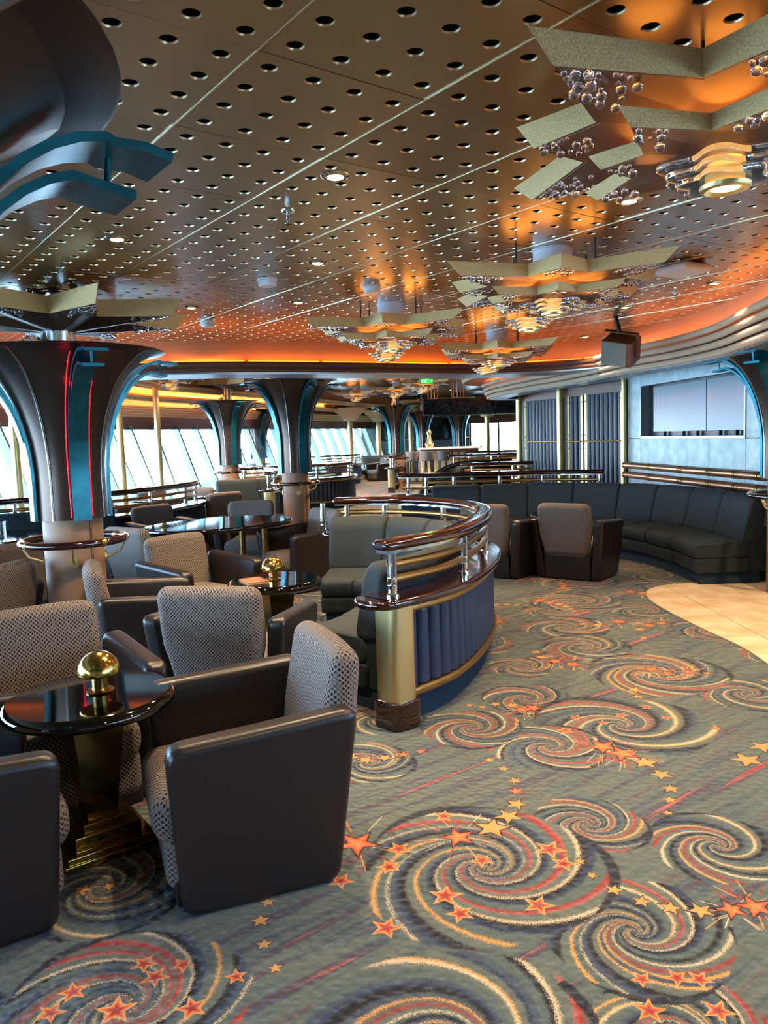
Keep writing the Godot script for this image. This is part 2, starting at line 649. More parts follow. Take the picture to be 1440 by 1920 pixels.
var more_stars := []

func carpet_image(x0: float, z0: float, w: float, h: float, pw: int, ph: int) -> ImageTexture:
	var d := PackedByteArray()
	d.resize(pw * ph * 3)
	var jit := PackedFloat32Array()
	rng.seed = 77
	for k in 8192:
		jit.append(rng.randf_range(-1.0, 1.0))
	# streaks of yarn that run with the ship
	var f := FastNoiseLite.new()
	f.seed = 5
	f.frequency = 1.0 / 60.0
	f.fractal_octaves = 3
	var s1 := f.get_image(pw / 12, ph)
	s1.convert(Image.FORMAT_L8)
	s1.resize(pw, ph, Image.INTERPOLATE_CUBIC)
	var n1 := s1.get_data()
	f.seed = 9
	f.frequency = 1.0 / 9.0
	var s2 := f.get_image(pw / 30, ph)
	s2.convert(Image.FORMAT_L8)
	s2.resize(pw, ph, Image.INTERPOLATE_CUBIC)
	var n2 := s2.get_data()
	var lut := PackedByteArray()
	for k in 256:
		var q := 0
		if k < 34: q = 8
		elif k < 52: q = 10
		elif k < 80: q = 3
		elif k < 94: q = 2
		elif k < 116: q = 1
		elif k < 152: q = 0
		elif k < 176: q = 1
		elif k < 190: q = 4
		elif k < 204: q = 3
		elif k < 216: q = 0
		else: q = 7
		lut.append(q)
	var o := 0
	for j in ph:
		for i in pw:
			var row := (j + (i * 3) / 4) % ph
			var a := row * pw + i
			var q: int = n1[a] * 0.86 + n2[a] * 0.14 + jit[(i * 37 + j * 1931) & 8191] * 7.0
			var c: Array = YARN[lut[clampi(q, 0, 255)]]
			var b := 1.0 + 0.10 * jit[(i * 71 + j * 353) & 8191]
			d[o] = mini(255, int(c[0] * b))
			d[o + 1] = mini(255, int(c[1] * b))
			d[o + 2] = mini(255, int(c[2] * b))
			o += 3
	var sx := pw / w
	var all := SWIRLS + more_swirls
	for k in range(all.size() - 1, -1, -1):
		swirl(d, jit, all[k], k, x0, z0, sx, pw, ph)
	for s in STARS + more_stars:
		if s[3] == 1 and s[2] > 0.045:
			rays(d, s, x0, z0, sx, pw, ph)
	for s in STARS + more_stars:
		star(d, jit, s, 1 if s[3] == 1 else 0, x0, z0, sx, pw, ph)
	for s in GLOWS:
		star(d, jit, s, 2, x0, z0, sx, pw, ph)
	var im := Image.create_from_data(pw, ph, false, Image.FORMAT_RGB8, d)
	im.generate_mipmaps()
	return ImageTexture.create_from_image(im)

func swirl(d: PackedByteArray, jit: PackedFloat32Array, s: Array, k: int, x0: float, z0: float, sx: float, pw: int, ph: int) -> void:
	rng.seed = 1000 + k
	# the arms: wide quiet bands with thin bright lines between them
	var lut := PackedByteArray()
	var arms := [[5, 3, 9, 2, 2, 3, 1, 5, 0, 3, 6, 2, 7, 1, 0, 4], [8, 2, 10, 1, 0, 5, 6, 2, 5, 3, 9, 3, 1, 6], [7, 2, 0, 5, 5, 3, 9, 2, 2, 3, 6, 1, 1, 4], [5, 3, 1, 3, 6, 2, 0, 4, 8, 2, 4, 3, 7, 2, 2, 4], [9, 2, 2, 3, 1, 4, 5, 2, 6, 2, 0, 4, 10, 1, 8, 2, 4, 4]]
	while lut.size() < 92:
		var arm: Array = arms[rng.randi() % 5]
		for q in range(0, arm.size(), 2):
			for e in int(arm[q + 1]):
				lut.append(arm[q])
	var m := lut.size()
	var cx := (float(s[0]) - x0) * sx
	var cz := (float(s[1]) - z0) * sx
	var r := float(s[2]) * sx
	var turn := rng.randf_range(0.0, TAU)
	var twist := rng.randf_range(2.3, 3.0)
	var i0 := maxi(0, int(cx - r * 1.05))
	var i1 := mini(pw - 1, int(cx + r * 1.05))
	var j0 := maxi(0, int(cz - r * 1.05))
	var j1 := mini(ph - 1, int(cz + r * 1.05))
	var kk := m / TAU
	var rr := r * r * 1.1
	for j in range(j0, j1 + 1):
		var dz := j - cz
		for i in range(i0, i1 + 1):
			var dx := i - cx
			var q := dx * dx + dz * dz
			if q > rr:
				continue
			var e := jit[(i * 73 + j * 1511) & 8191]
			var t := sqrt(q) / r + e * 0.012
			var th := atan2(dz, dx)
			if t > 0.96 + 0.05 * sin(th * 3.0 + turn):
				continue
			var g := th + twist * log(t + 0.05) + turn + e * 0.018
			var c: Array = YARN[lut[posmod(int(g * kk), m)]]
			if t > 0.925 and sin(th + turn * 2.0) > -0.35:
				c = YARN[5 if e < 0.5 else 9]
			var b := 1.0 + 0.10 * jit[(i * 31 + j * 797) & 8191]
			var o := (j * pw + i) * 3
			d[o] = mini(255, int(c[0] * b))
			d[o + 1] = mini(255, int(c[1] * b))
			d[o + 2] = mini(255, int(c[2] * b))

func rays(d: PackedByteArray, s: Array, x0: float, z0: float, sx: float, pw: int, ph: int) -> void:
	rng.seed = int(s[0] * 1000.0 + s[1] * 77.0)
	for k in 16:
		var a := rng.randf_range(0.0, TAU)
		var l := float(s[2]) * sx * rng.randf_range(2.0, 3.4)
		var c: Array = YARN[[7, 8, 7, 6, 8][k % 5]]
		var y := l * 0.45
		while y < l:
			for e in 3:
				var i := int((float(s[0]) - x0) * sx + cos(a) * y + e * 0.7)
				var j := int((float(s[1]) - z0) * sx + sin(a) * y)
				if i >= 0 and j >= 0 and i < pw and j < ph:
					var o := (j * pw + i) * 3
					d[o] = c[0]
					d[o + 1] = c[1]
					d[o + 2] = c[2]
			y += 0.6

func star(d: PackedByteArray, jit: PackedFloat32Array, s: Array, style: int, x0: float, z0: float, sx: float, pw: int, ph: int) -> void:
	var cx := (float(s[0]) - x0) * sx
	var cz := (float(s[1]) - z0) * sx
	var r := float(s[2]) * sx * 1.12
	var turn := fposmod(float(s[0]) * 37.0 + float(s[1]) * 53.0, TAU)
	var beta := PI / 5.0
	var rho := 0.42
	for j in range(maxi(0, int(cz - r * 1.25)), mini(ph - 1, int(cz + r * 1.25)) + 1):
		for i in range(maxi(0, int(cx - r * 1.25)), mini(pw - 1, int(cx + r * 1.25)) + 1):
			var dx := i - cx
			var dz := j - cz
			var e := jit[(i * 73 + j * 1511) & 8191]
			var a := absf(fposmod(atan2(dz, dx) + turn, 2.0 * beta) - beta)
			a = beta - a
			var edge := rho * sin(beta) / (rho * sin(beta - a) + sin(a))
			var q := sqrt(dx * dx + dz * dz) / (r * edge) + e * 0.04
			var c: Array
			if style == 2:
				if q > 1.25: continue
				c = YARN[8] if q < 0.5 else (YARN[11] if q < 0.85 else YARN[7])
			else:
				if q > 1.22: continue
				c = YARN[5] if q > 1.0 else (YARN[11] if style == 1 and (q > 0.62 or e > 0.2) else YARN[7])
			var o := (j * pw + i) * 3
			d[o] = c[0]
			d[o + 1] = c[1]
			d[o + 2] = c[2]

# ------------------------------------------------------------------------------------------------ light and eye
func stage() -> void:
	var cam := Camera3D.new()
	cam.name = "camera"
	add_child(cam)
	var pitch := -0.09681
	var roll := -0.03569
	cam.transform = Transform3D(Basis(Vector3.RIGHT, pitch) * Basis(Vector3.BACK, roll), Vector3(0, EYE, 0))
	cam.fov = rad_to_deg(2.0 * atan(960.0 / 1452.4))
	cam.near = 0.05
	cam.far = 200.0
	cam.current = true
	var we := WorldEnvironment.new()
	we.name = "surroundings"
	var e := Environment.new()
	e.background_mode = Environment.BG_SKY
	var sky := Sky.new()
	var sm := ProceduralSkyMaterial.new()
	sm.sky_top_color = Color(0.50, 0.74, 1.0)
	sm.sky_horizon_color = Color(0.78, 0.91, 1.0)
	sm.ground_bottom_color = Color(0.55, 0.72, 0.85)
	sm.ground_horizon_color = Color(0.80, 0.92, 1.0)
	sky.sky_material = sm
	e.sky = sky
	e.background_energy_multiplier = 21.0
	e.tonemap_mode = Environment.TONE_MAPPER_LINEAR
	e.tonemap_exposure = 1.68
	e.sdfgi_enabled = true
	e.ssao_enabled = true
	e.ssil_enabled = true
	we.environment = e
	add_child(we)

# ------------------------------------------------------------------------------------------------ the room
var ring: Way        # the edge of the ceiling over this part of the lounge
var nose: Way        # the rolled soffit along the wall with the screen
var wall: Way        # the silver wall
var blue: Way        # the padded wall beyond it
var panes: Way       # the windows

func inside_ring(x: float, z: float, grow: float) -> bool:
	if z > 1.2 or x < -5.2:
		return false
	# compare with the nearest place on the ring
	var best := 1e9
	var side := 0.0
	for i in range(0, ring.p.size(), 3):
		var d := Vector2(x - ring.p[i].x, z - ring.p[i].z)
		if d.length_squared() < best:
			best = d.length_squared()
			var f := ring.frame(ring.s[i])
			side = d.x * f[1].x + d.y * f[1].z
	return side > -grow

func room() -> void:
	ring = Way.new([[2.2, 1.5], [2.35, -1.5], [2.6, -3.8], [2.86, -5.78], [3.03, -6.89], [3.1, -7.8], [2.93, -8.75], [2.25, -9.55], [1.25, -9.58], [0.4, -9.2], [-0.5, -8.73], [-1.29, -8.36], [-1.9, -8.15], [-2.6, -8.1], [-3.4, -8.15], [-5.6, -8.3]])
	nose = Way.new([[2.2, 1.5], [2.35, -1.5], [2.55, -3.8], [2.83, -5.75], [3.0, -6.9], [2.92, -7.8], [2.72, -8.6], [2.54, -10.2], [2.12, -12.0], [1.93, -13.5], [2.05, -14.4], [2.7, -14.9], [4.2, -15.1]])
	wall = Way.new([[4.31, -4.2], [3.98, -8.0], [3.67, -11.6]], false)
	blue = Way.new([[3.67, -11.6], [3.2, -12.98], [2.65, -14.6]], false)
	panes = Way.new([[-0.4, -31.0], [-2.2, -26.0], [-3.6, -21.5], [-4.7, -18.0], [-5.42, -15.4], [-5.5, -10.0], [-5.35, -3.0], [-5.15, 4.5]])
	floor_and_carpet()
	ceiling()
	soffits()
	windows()
	walls()

func floor_plane(x0: float, z0: float, x1: float, z1: float, ox: float, oz: float, w: float, h: float) -> ArrayMesh:
	var b := MB.new()
	var p := PackedVector3Array([Vector3(x0, 0, z0), Vector3(x1, 0, z0), Vector3(x1, 0, z1), Vector3(x0, 0, z1)])
	var uv := PackedVector2Array()
	for q in p:
		uv.append(Vector2((q.x - ox) / w, (q.z - oz) / h))
	b.piece(p, PackedInt32Array([0, 1, 2, 0, 2, 3]), uv)
	return b.mesh()

func floor_and_carpet() -> void:
	rng.seed = 4242
	var guard := 0
	while more_swirls.size() < 46 and guard < 4000:
		guard += 1
		var c := [rng.randf_range(-3.2, 3.2), rng.randf_range(-9.5, -3.3), rng.randf_range(0.22, 0.44)]
		var ok := true
		for s in SWIRLS + more_swirls:
			if Vector2(s[0] - c[0], s[1] - c[1]).length() < (s[2] + c[2]) * 0.9:
				ok = false
				break
		if ok:
			more_swirls.append(c)
	for k in 26:
		var x := rng.randf_range(-3.1, 3.1)
		var z := rng.randf_range(-9.4, -5.6) if k < 16 else rng.randf_range(-9.4, -3.4)
		if k >= 16 and x > -0.4:
			x -= 3.0
		var a := rng.randf_range(0.0, TAU)
		for q in 6:
			more_stars.append([x, z, 0.075 - 0.009 * q, 1 if q < 2 else 0])
			x += cos(a) * (0.12 - 0.008 * q)
			z += sin(a) * (0.12 - 0.008 * q)
			a += 0.18
	var b := MB.new()
	b.box(Vector3(0, -0.06, -14.0), Vector3(16, 0.1, 42))
	var fl := struct("floor", b, M["void"])
	var near := mt("carpet near", Color.WHITE, 0.97)
	near.albedo_texture = carpet_image(-2.0, -4.7, 4.0, 3.1, 2048, 1587)
	var far := mt("carpet far", Color.WHITE, 0.97)
	far.albedo_texture = carpet_image(-3.2, -9.6, 6.4, 6.4, 2048, 2048)
	for m in [near, far]:
		m.rim_enabled = true
		m.rim = 0.25
		m.normal_enabled = true
		m.normal_texture = noise_tex(61, 0.35, true, 6.0)
		m.normal_scale = 0.35
		m.uv1_scale = Vector3.ONE
	part("carpet", floor_plane(-2.0, -4.7, 2.0, -1.6, -2.0, -4.7, 4.0, 3.1), near, fl)
	for q in [[-8.0, -35.0, 8.0, -4.7], [-8.0, -1.6, 8.0, 7.0], [-8.0, -4.7, -2.0, -1.6], [2.0, -4.7, 8.0, -1.6]]:
		part("carpet", floor_plane(q[0], q[1], q[2], q[3], -3.2, -9.6, 6.4, 6.4), far, fl)
	# marble floor of the small dance floor at the edge of the carpet
	var edge := Way.new([[4.1, -7.42], [3.7, -7.45], [3.2, -7.55], [2.76, -7.5], [2.47, -7.24], [2.36, -6.76], [2.39, -5.96], [2.46, -5.26], [2.44, -4.7], [2.5, -3.6], [2.7, -2.0]])
	var reg := PackedVector2Array()
	for q in edge.p:
		reg.append(Vector2(q.x, q.z))
	reg.append(Vector2(4.4, -2.0))
	reg.append(Vector2(4.25, -7.42))
	var bed := MB.new()
	var flat := func(p: Vector3) -> Vector3: return Vector3(p.x, p.z, p.y)
	var rev := reg.duplicate()
	rev.reverse()
	bed.extrude(rev if Geometry2D.is_polygon_clockwise(reg) else reg, 0.0, 0.003, 0.0, 1, flat)
	part("marble_bed", bed, M["joint"], fl)
	for i in 4:
		for j in 8:
			var x := 1.2 + i * 0.76
			var z := -7.83 + j * 0.76
			var sq := PackedVector2Array([V(x, z), V(x + 0.752, z), V(x + 0.752, z + 0.752), V(x, z + 0.752)])
			for got in Geometry2D.intersect_polygons(sq, reg):
				if got.size() < 3:
					continue
				if Geometry2D.is_polygon_clockwise(got):
					got.reverse()
				var t := MB.new()
				t.extrude(got, 0.002, 0.007, 0.0, 1, flat)
				part("marble_tile", t, M["marble"], fl)

func tile_mesh(face_mat: Material) -> ArrayMesh:
	var b := MB.new()
	var inner := MB.new()
	var rim := MB.new()
	var seg := 16
	for ci in 4:
		for cj in 4:
			var c := Vector3((ci - 1.5) * 0.15, 0, (cj - 1.5) * 0.15)
			var rows := [PackedVector3Array(), PackedVector3Array()]
			var wall_rows := [PackedVector3Array(), PackedVector3Array()]
			var lip := [PackedVector3Array(), PackedVector3Array()]
			for k in seg:
				var a := TAU * (k + 0.5) / seg
				var d := Vector3(cos(a), 0, sin(a))
				var sq := 0.075 / maxf(absf(d.x), absf(d.z))
				var o := c + d * sq
				# keep a fine gap round the tile
				o.x = clampf(o.x, -0.2985, 0.2985)
				o.z = clampf(o.z, -0.2985, 0.2985)
				rows[0].append(o)
				rows[1].append(c + d * 0.0262)
				lip[0].append(c + d * 0.0262)
				lip[1].append(c + d * 0.0246 + Vector3(0, 0.0055, 0))
				wall_rows[0].append(c + d * 0.0246 + Vector3(0, 0.0055, 0))
				wall_rows[1].append(c + d * 0.0246 + Vector3(0, 0.03, 0))
			b.grid([rows[1], rows[0]], false, true)
			rim.grid([lip[1], lip[0]], false, true)
			inner.grid([wall_rows[1], wall_rows[0]], false, true)
			# corners of the cell that sixteen rays cut off
			for sx in [-1.0, 1.0]:
				for sz in [-1.0, 1.0]:
					var q := c + Vector3(sx * 0.075, 0, sz * 0.075)
					q.x = clampf(q.x, -0.2985, 0.2985)
					q.z = clampf(q.z, -0.2985, 0.2985)
					var a0 := Vector3(clampf(c.x + sx * 0.075, -0.2985, 0.2985), 0, c.z + sz * 0.075 * tan(PI / 4.0 - TAU / 32.0))
					var a1 := Vector3(c.x + sx * 0.075 * tan(PI / 4.0 - TAU / 32.0), 0, clampf(c.z + sz * 0.075, -0.2985, 0.2985))
					if sx * sz > 0:
						b.poly([a0, a1, q])
					else:
						b.poly([a1, a0, q])
	for s in [Vector3(1, 0, 0), Vector3(-1, 0, 0), Vector3(0, 0, 1), Vector3(0, 0, -1)]:
		var w := Vector3(s.z, 0, s.x)
		var e: Vector3 = s * 0.2985
		b.poly([e + w * 0.2985, e - w * 0.2985, e - w * 0.2985 + Vector3(0, 0.018, 0), e + w * 0.2985 + Vector3(0, 0.018, 0)])
	var am := b.mesh()
	var a := inner.mesh().surface_get_arrays(0)
	am.add_surface_from_arrays(Mesh.PRIMITIVE_TRIANGLES, a)
	am.surface_set_material(0, face_mat)
	am.surface_set_material(1, M["void"])
	am.add_surface_from_arrays(Mesh.PRIMITIVE_TRIANGLES, rim.mesh().surface_get_arrays(0))
	am.surface_set_material(2, M["rim"])
	return am

# the lattice of holes: u runs with the ship, v across
func lattice(u: float, v: float) -> Vector3:
	return Vector3(-0.558 + 0.15 * (AXIS.x * u + AXIS.y * v), CEIL, -1.961 + 0.15 * (AXIS.y * u - AXIS.x * v))

func ceiling() -> void:
	var b := MB.new()
	b.box(Vector3(-0.6, 2.77, -2.6), Vector3(11.0, 0.06, 15.6))
	var ce := struct("ceiling", b, M["void"])
	var meshes := [tile_mesh(M["ceiling0"]), tile_mesh(M["ceiling1"]), tile_mesh(M["ceiling2"])]
	var ang := atan2(-AXIS.y, AXIS.x)
	rng.seed = 31
	for i in range(-16, 20):
		for j in range(-14, 20):
			var c := lattice(2.5 + 4 * i + 2.0, 0.5 + 4 * j + 2.0)
			if not inside_ring(c.x, c.z, 0.56):
				continue
			var o := part("ceiling_tile", meshes[rng.randi() % 3], null, ce)
			o.position = c
			o.rotation = Vector3(rng.randf_range(-0.004, 0.004), ang, rng.randf_range(-0.004, 0.004))
	# bright bars between the rows of tiles
	for i in range(-8, 16):
		var u := 2.5 + 4 * i
		var run := []
		for k in range(-50, 76):
			var q := lattice(u, k)
			if inside_ring(q.x, q.z, 0.1) and q.x > -5.0:
				run.append(q)
		if run.size() > 2:
			var a: Vector3 = run[0]
			var z: Vector3 = run[run.size() - 1]
			var t := MB.new()
			t.xf = Transform3D(Basis(Vector3.UP, atan2((z - a).x, (z - a).z)), (a + z) / 2.0 + Vector3(0, 0.0005, 0))
			t.box(Vector3.ZERO, Vector3(0.0055, 0.006, (z - a).length()))
			part("tile_bar", t, M["seam"], ce)
	# the ceiling of the lounge beyond and the deck above everything
	b = MB.new()
	b.box(Vector3(0.5, CEIL2 + 0.05, -21.6), Vector3(16, 0.1, 27.0))
	struct("ceiling_beyond", b, M["far ceiling"])
	b = MB.new()
	b.box(Vector3(0, 3.2, -14.5), Vector3(18, 0.1, 44))
	struct("ceiling_deck", b, M["void"])
	# lower ceiling between the soffit and the walls
	var reg := PackedVector2Array()
	for q in nose.p:
		reg.append(Vector2(q.x + 0.12, q.z))
	reg.append_array(PackedVector2Array([V(6.0, -15.1), V(6.0, 1.5)]))
	if Geometry2D.is_polygon_clockwise(reg):
		reg.reverse()
	b = MB.new()
	b.extrude(reg, 2.40, 2.44, 0.0, 1, func(p: Vector3) -> Vector3: return Vector3(p.x, p.z, p.y))
	struct("ceiling_wallside", b, M["far ceiling"])

func circle_profile(d: float, y: float, r: float, k := 10) -> PackedVector2Array:
	var p := PackedVector2Array()
	for i in k:
		p.append(V(d + r * cos(TAU * i / k), y + r * sin(TAU * i / k)))
	return p

func rect(d0: float, d1: float, y0: float, y1: float) -> PackedVector2Array:
	return PackedVector2Array([V(d0, y0), V(d1, y0), V(d1, y1), V(d0, y1)])

func s_near(w: Way, x: float, z: float) -> float:
	var best := 1e9
	var at := 0.0
	for i in w.p.size():
		var d := Vector2(w.p[i].x - x, w.p[i].z - z).length()
		if d < best:
			best = d
			at = w.s[i]
	return at

func soffits() -> void:
	var sj := s_near(ring, 2.93, -8.75)
	var s_end := ring.length
	# the long beam across the far end of this ceiling
	var b := MB.new()
	b.sweep(ring, sj - 0.2, s_end, rect(-0.52, -0.16, 2.30, 2.97), 0.2)
	var o := struct("trim_beam", b, M["roll dark"])
	b = MB.new()
	b.sweep(ring, sj - 0.3, s_end, PackedVector2Array([V(-0.16, 2.38), V(-0.06, 2.38), V(-0.11, 2.70), V(-0.2, 2.70)]), 0.12)
	part("cove_band", b, M["cove fabric"], o)
	for k in 2:
		b = MB.new()
		b.sweep(ring, sj - 0.3, s_end, circle_profile(0.03 - 0.015 * k, 2.358 - 0.052 * k, 0.032), 0.12)
		part("cove_roll", b, M["roll dark"], o)
	b = MB.new()
	b.sweep(ring, sj - 0.3, s_end, rect(-0.54, 0.035, 2.262, 2.278), 0.12)
	part("lip", b, M["aluminium"], o)
	# the rolled soffit over the wall with the screen
	b = MB.new()
	b.sweep(nose, 0.0, nose.length, rect(-0.30, -0.06, 2.17, 2.36), 0.2)
	b.sweep(nose, 0.0, nose.length, rect(-0.30, -0.14, 2.30, 2.97), 0.2)
	o = struct("trim_soffit", b, M["roll dark"])
	var sb := s_near(nose, 2.82, -8.9)
	b = MB.new()
	b.sweep(nose, 0.0, nose.length, PackedVector2Array([V(-0.13, 2.36), V(-0.03, 2.36), V(-0.08, 2.66), V(-0.16, 2.66)]), 0.12)
	part("cove_band", b, M["cove fabric"], o)
	b = MB.new()
	b.sweep(nose, sb + 0.9, nose.length, PackedVector2Array([V(-0.08, 2.52), V(0.02, 2.47), V(0.40, 2.46), V(0.40, 2.98), V(-0.08, 2.98)]), 0.12)
	part("cove_band", b, M["cove fabric"], o)
	for k in 2:
		b = MB.new()
		b.sweep(nose, sb + 0.9, nose.length, circle_profile(0.43 + 0.02 * k, 2.475 + 0.068 * k, 0.036), 0.12)
		part("soffit_roll", b, M["roll beige"], o)
	for k in 4:
		b = MB.new()
		b.sweep(nose, 0.0, nose.length, circle_profile(0.088 - 0.028 * k, 2.384 - 0.067 * k, 0.0315), 0.12)
		part("soffit_roll", b, M["roll beige"], o)
	b = MB.new()
	b.sweep(nose, 0.0, nose.length, rect(-0.34, -0.03, 2.15, 2.175), 0.12)
	part("lip", b, M["aluminium"], o)
	# hidden orange light strips on the ledge, shining up the bands
	strips(ring, sj, ring.length - 0.9, -0.015, 2.402, 0.85, 0.085)
	strips(nose, 2.0, sb - 0.3, 0.02, 2.412, 0.85, 0.11)
	strips(nose, sb + 1.0, nose.length - 1.2, 0.02, 2.412)

func strips(w: Way, s0: float, s1: float, d: float, y: float, each := 0.85, power := 0.15, hue := Color(1.0, 0.60, 0.24)) -> void:
	var m := maxi(1, int(round((s1 - s0) / each)))
	for k in m:
		var a := lerpf(s0, s1, float(k) / m) + 0.02
		var z := lerpf(s0, s1, float(k + 1) / m) - 0.02
		var p := w.off(a, d, y)
		var q := w.off(z, d, y)
		var b := MB.new()
		b.tube(PackedVector3Array([p, q]), 0.006, 6)
		var o := struct("trim_cove_light", b, M["orange glow"])
		var l := AreaLight3D.new()
		l.name = "cove_light"
		l.area_size = Vector2((q - p).length(), 0.02)
		l.light_color = hue
		l.light_energy = power * (q - p).length()
		l.shadow_enabled = true
		l.area_range = 12.0
		l.area_attenuation = 2.0
		o.add_child(l)
		var f := w.frame((a + z) / 2.0)
		var n: Vector3 = f[1]
		# faces up and a little towards the band
		var zax := (Vector3(0, -1.0, 0) + n * 0.45).normalized()
		var xax := (q - p).normalized()
		var yax := zax.cross(xax).normalized()
		l.transform = Transform3D(Basis(xax, yax, zax), (p + q) / 2.0 + Vector3(0, 0.012, 0) - n * 0.002)

func windows() -> void:
	# slanting windows down the side of the ship: a sill, leaning mullions, panes, a header with cream rolls
	var b := MB.new()
	b.sweep(panes, 0.0, panes.length, rect(0.48, 0.65, 0.0, 0.36), 0.4)
	var sill := struct("wall_port", b, M["plain wall"])
	b = MB.new()
	b.sweep(panes, 0.0, panes.length, rect(0.38, 0.72, 0.36, 0.40), 0.4)
	part("window_sill", b, M["pale frame"], sill)
	b = MB.new()
	b.sweep(panes, 0.0, panes.length, rect(-0.12, 0.06, 1.9, 3.15), 0.4)
	var head := struct("trim_header", b, M["wood panel"])
	b = MB.new()
	b.sweep(panes, 0.0, panes.length, rect(-0.1, 0.1, 1.885, 1.905), 0.4)
	part("header_edge", b, M["dark frame"], head)
	var s8 := s_near(panes, -5.5, -9.2)
	for k in 4:
		b = MB.new()
		b.sweep(panes, 0.0, s8, circle_profile(0.11 + 0.045 * k, 2.18 + 0.055 * k, 0.03, 8), 0.3)
		part("header_roll", b, M["roll cream"], head)
	b = MB.new()
	b.sweep(panes, 0.0, s8, rect(0.05, 0.62, 2.50, 2.99), 0.3)
	part("header_step", b, M["cove fabric"], head)
	for k in 2:
		b = MB.new()
		b.sweep(panes, 0.0, s8, circle_profile(0.655 + 0.035 * k, 2.465 + 0.055 * k, 0.035, 8), 0.3)
		part("header_roll", b, M["roll cream"], head)
	b = MB.new()
	b.sweep(panes, 0.0, s8, rect(0.60, 1.30, 2.66, 2.99), 0.3)
	part("header_step", b, M["cove fabric"], head)
	for k in 2:
		b = MB.new()
		b.sweep(panes, 0.0, s8, circle_profile(1.335 + 0.035 * k, 2.63 + 0.06 * k, 0.035, 8), 0.3)
		part("header_roll", b, M["roll cream"], head)
	strips(panes, 6.0, s8 - 1.0, 0.66, 2.575, 3.0, 1.2, Color(1.0, 0.62, 0.28))
	strips(panes, 6.0, s8 - 1.0, 0.21, 2.405, 3.0, 1.0, Color(1.0, 0.72, 0.42))
	glazing(panes, 0.55, 0.40, 1.9, 0.86, "window_1")

func glazing(w: Way, lean: float, y0: float, y1: float, each: float, called: String) -> void:
	var m := int(w.length / each)
	var b := MB.new()
	b.sweep(w, 0.0, w.length, rect(lean - 0.03, lean + 0.05, y0 - 0.01, y0 + 0.03), 0.4)
	var o := struct(called, b, M["dark frame"])
	for k in m + 1:
		var s := w.length * k / m
		var f := w.frame(s)
		var a: Vector3 = f[0] + f[1] * lean + Vector3(0, y0, 0)
		var z: Vector3 = f[0] + Vector3(0, y1, 0)
		var up := (z - a).normalized()
		var side: Vector3 = -f[2]
		var q := MB.new()
		q.xf = Transform3D(Basis(side, up, side.cross(up)), (a + z) / 2.0)
		q.box(Vector3(0, 0, 0.03), Vector3(0.07, (z - a).length() + 0.06, 0.16))
		part("mullion", q, M["pale frame"], o)
		if k < m:
			var g := w.frame(s + w.length / m)
			var c: Vector3 = g[0] + g[1] * lean + Vector3(0, y0, 0)
			var d: Vector3 = g[0] + Vector3(0, y1, 0)
			var p := MB.new()
			p.poly([a, c, d, z])
			part("window_pane", p, M["pane"], o)

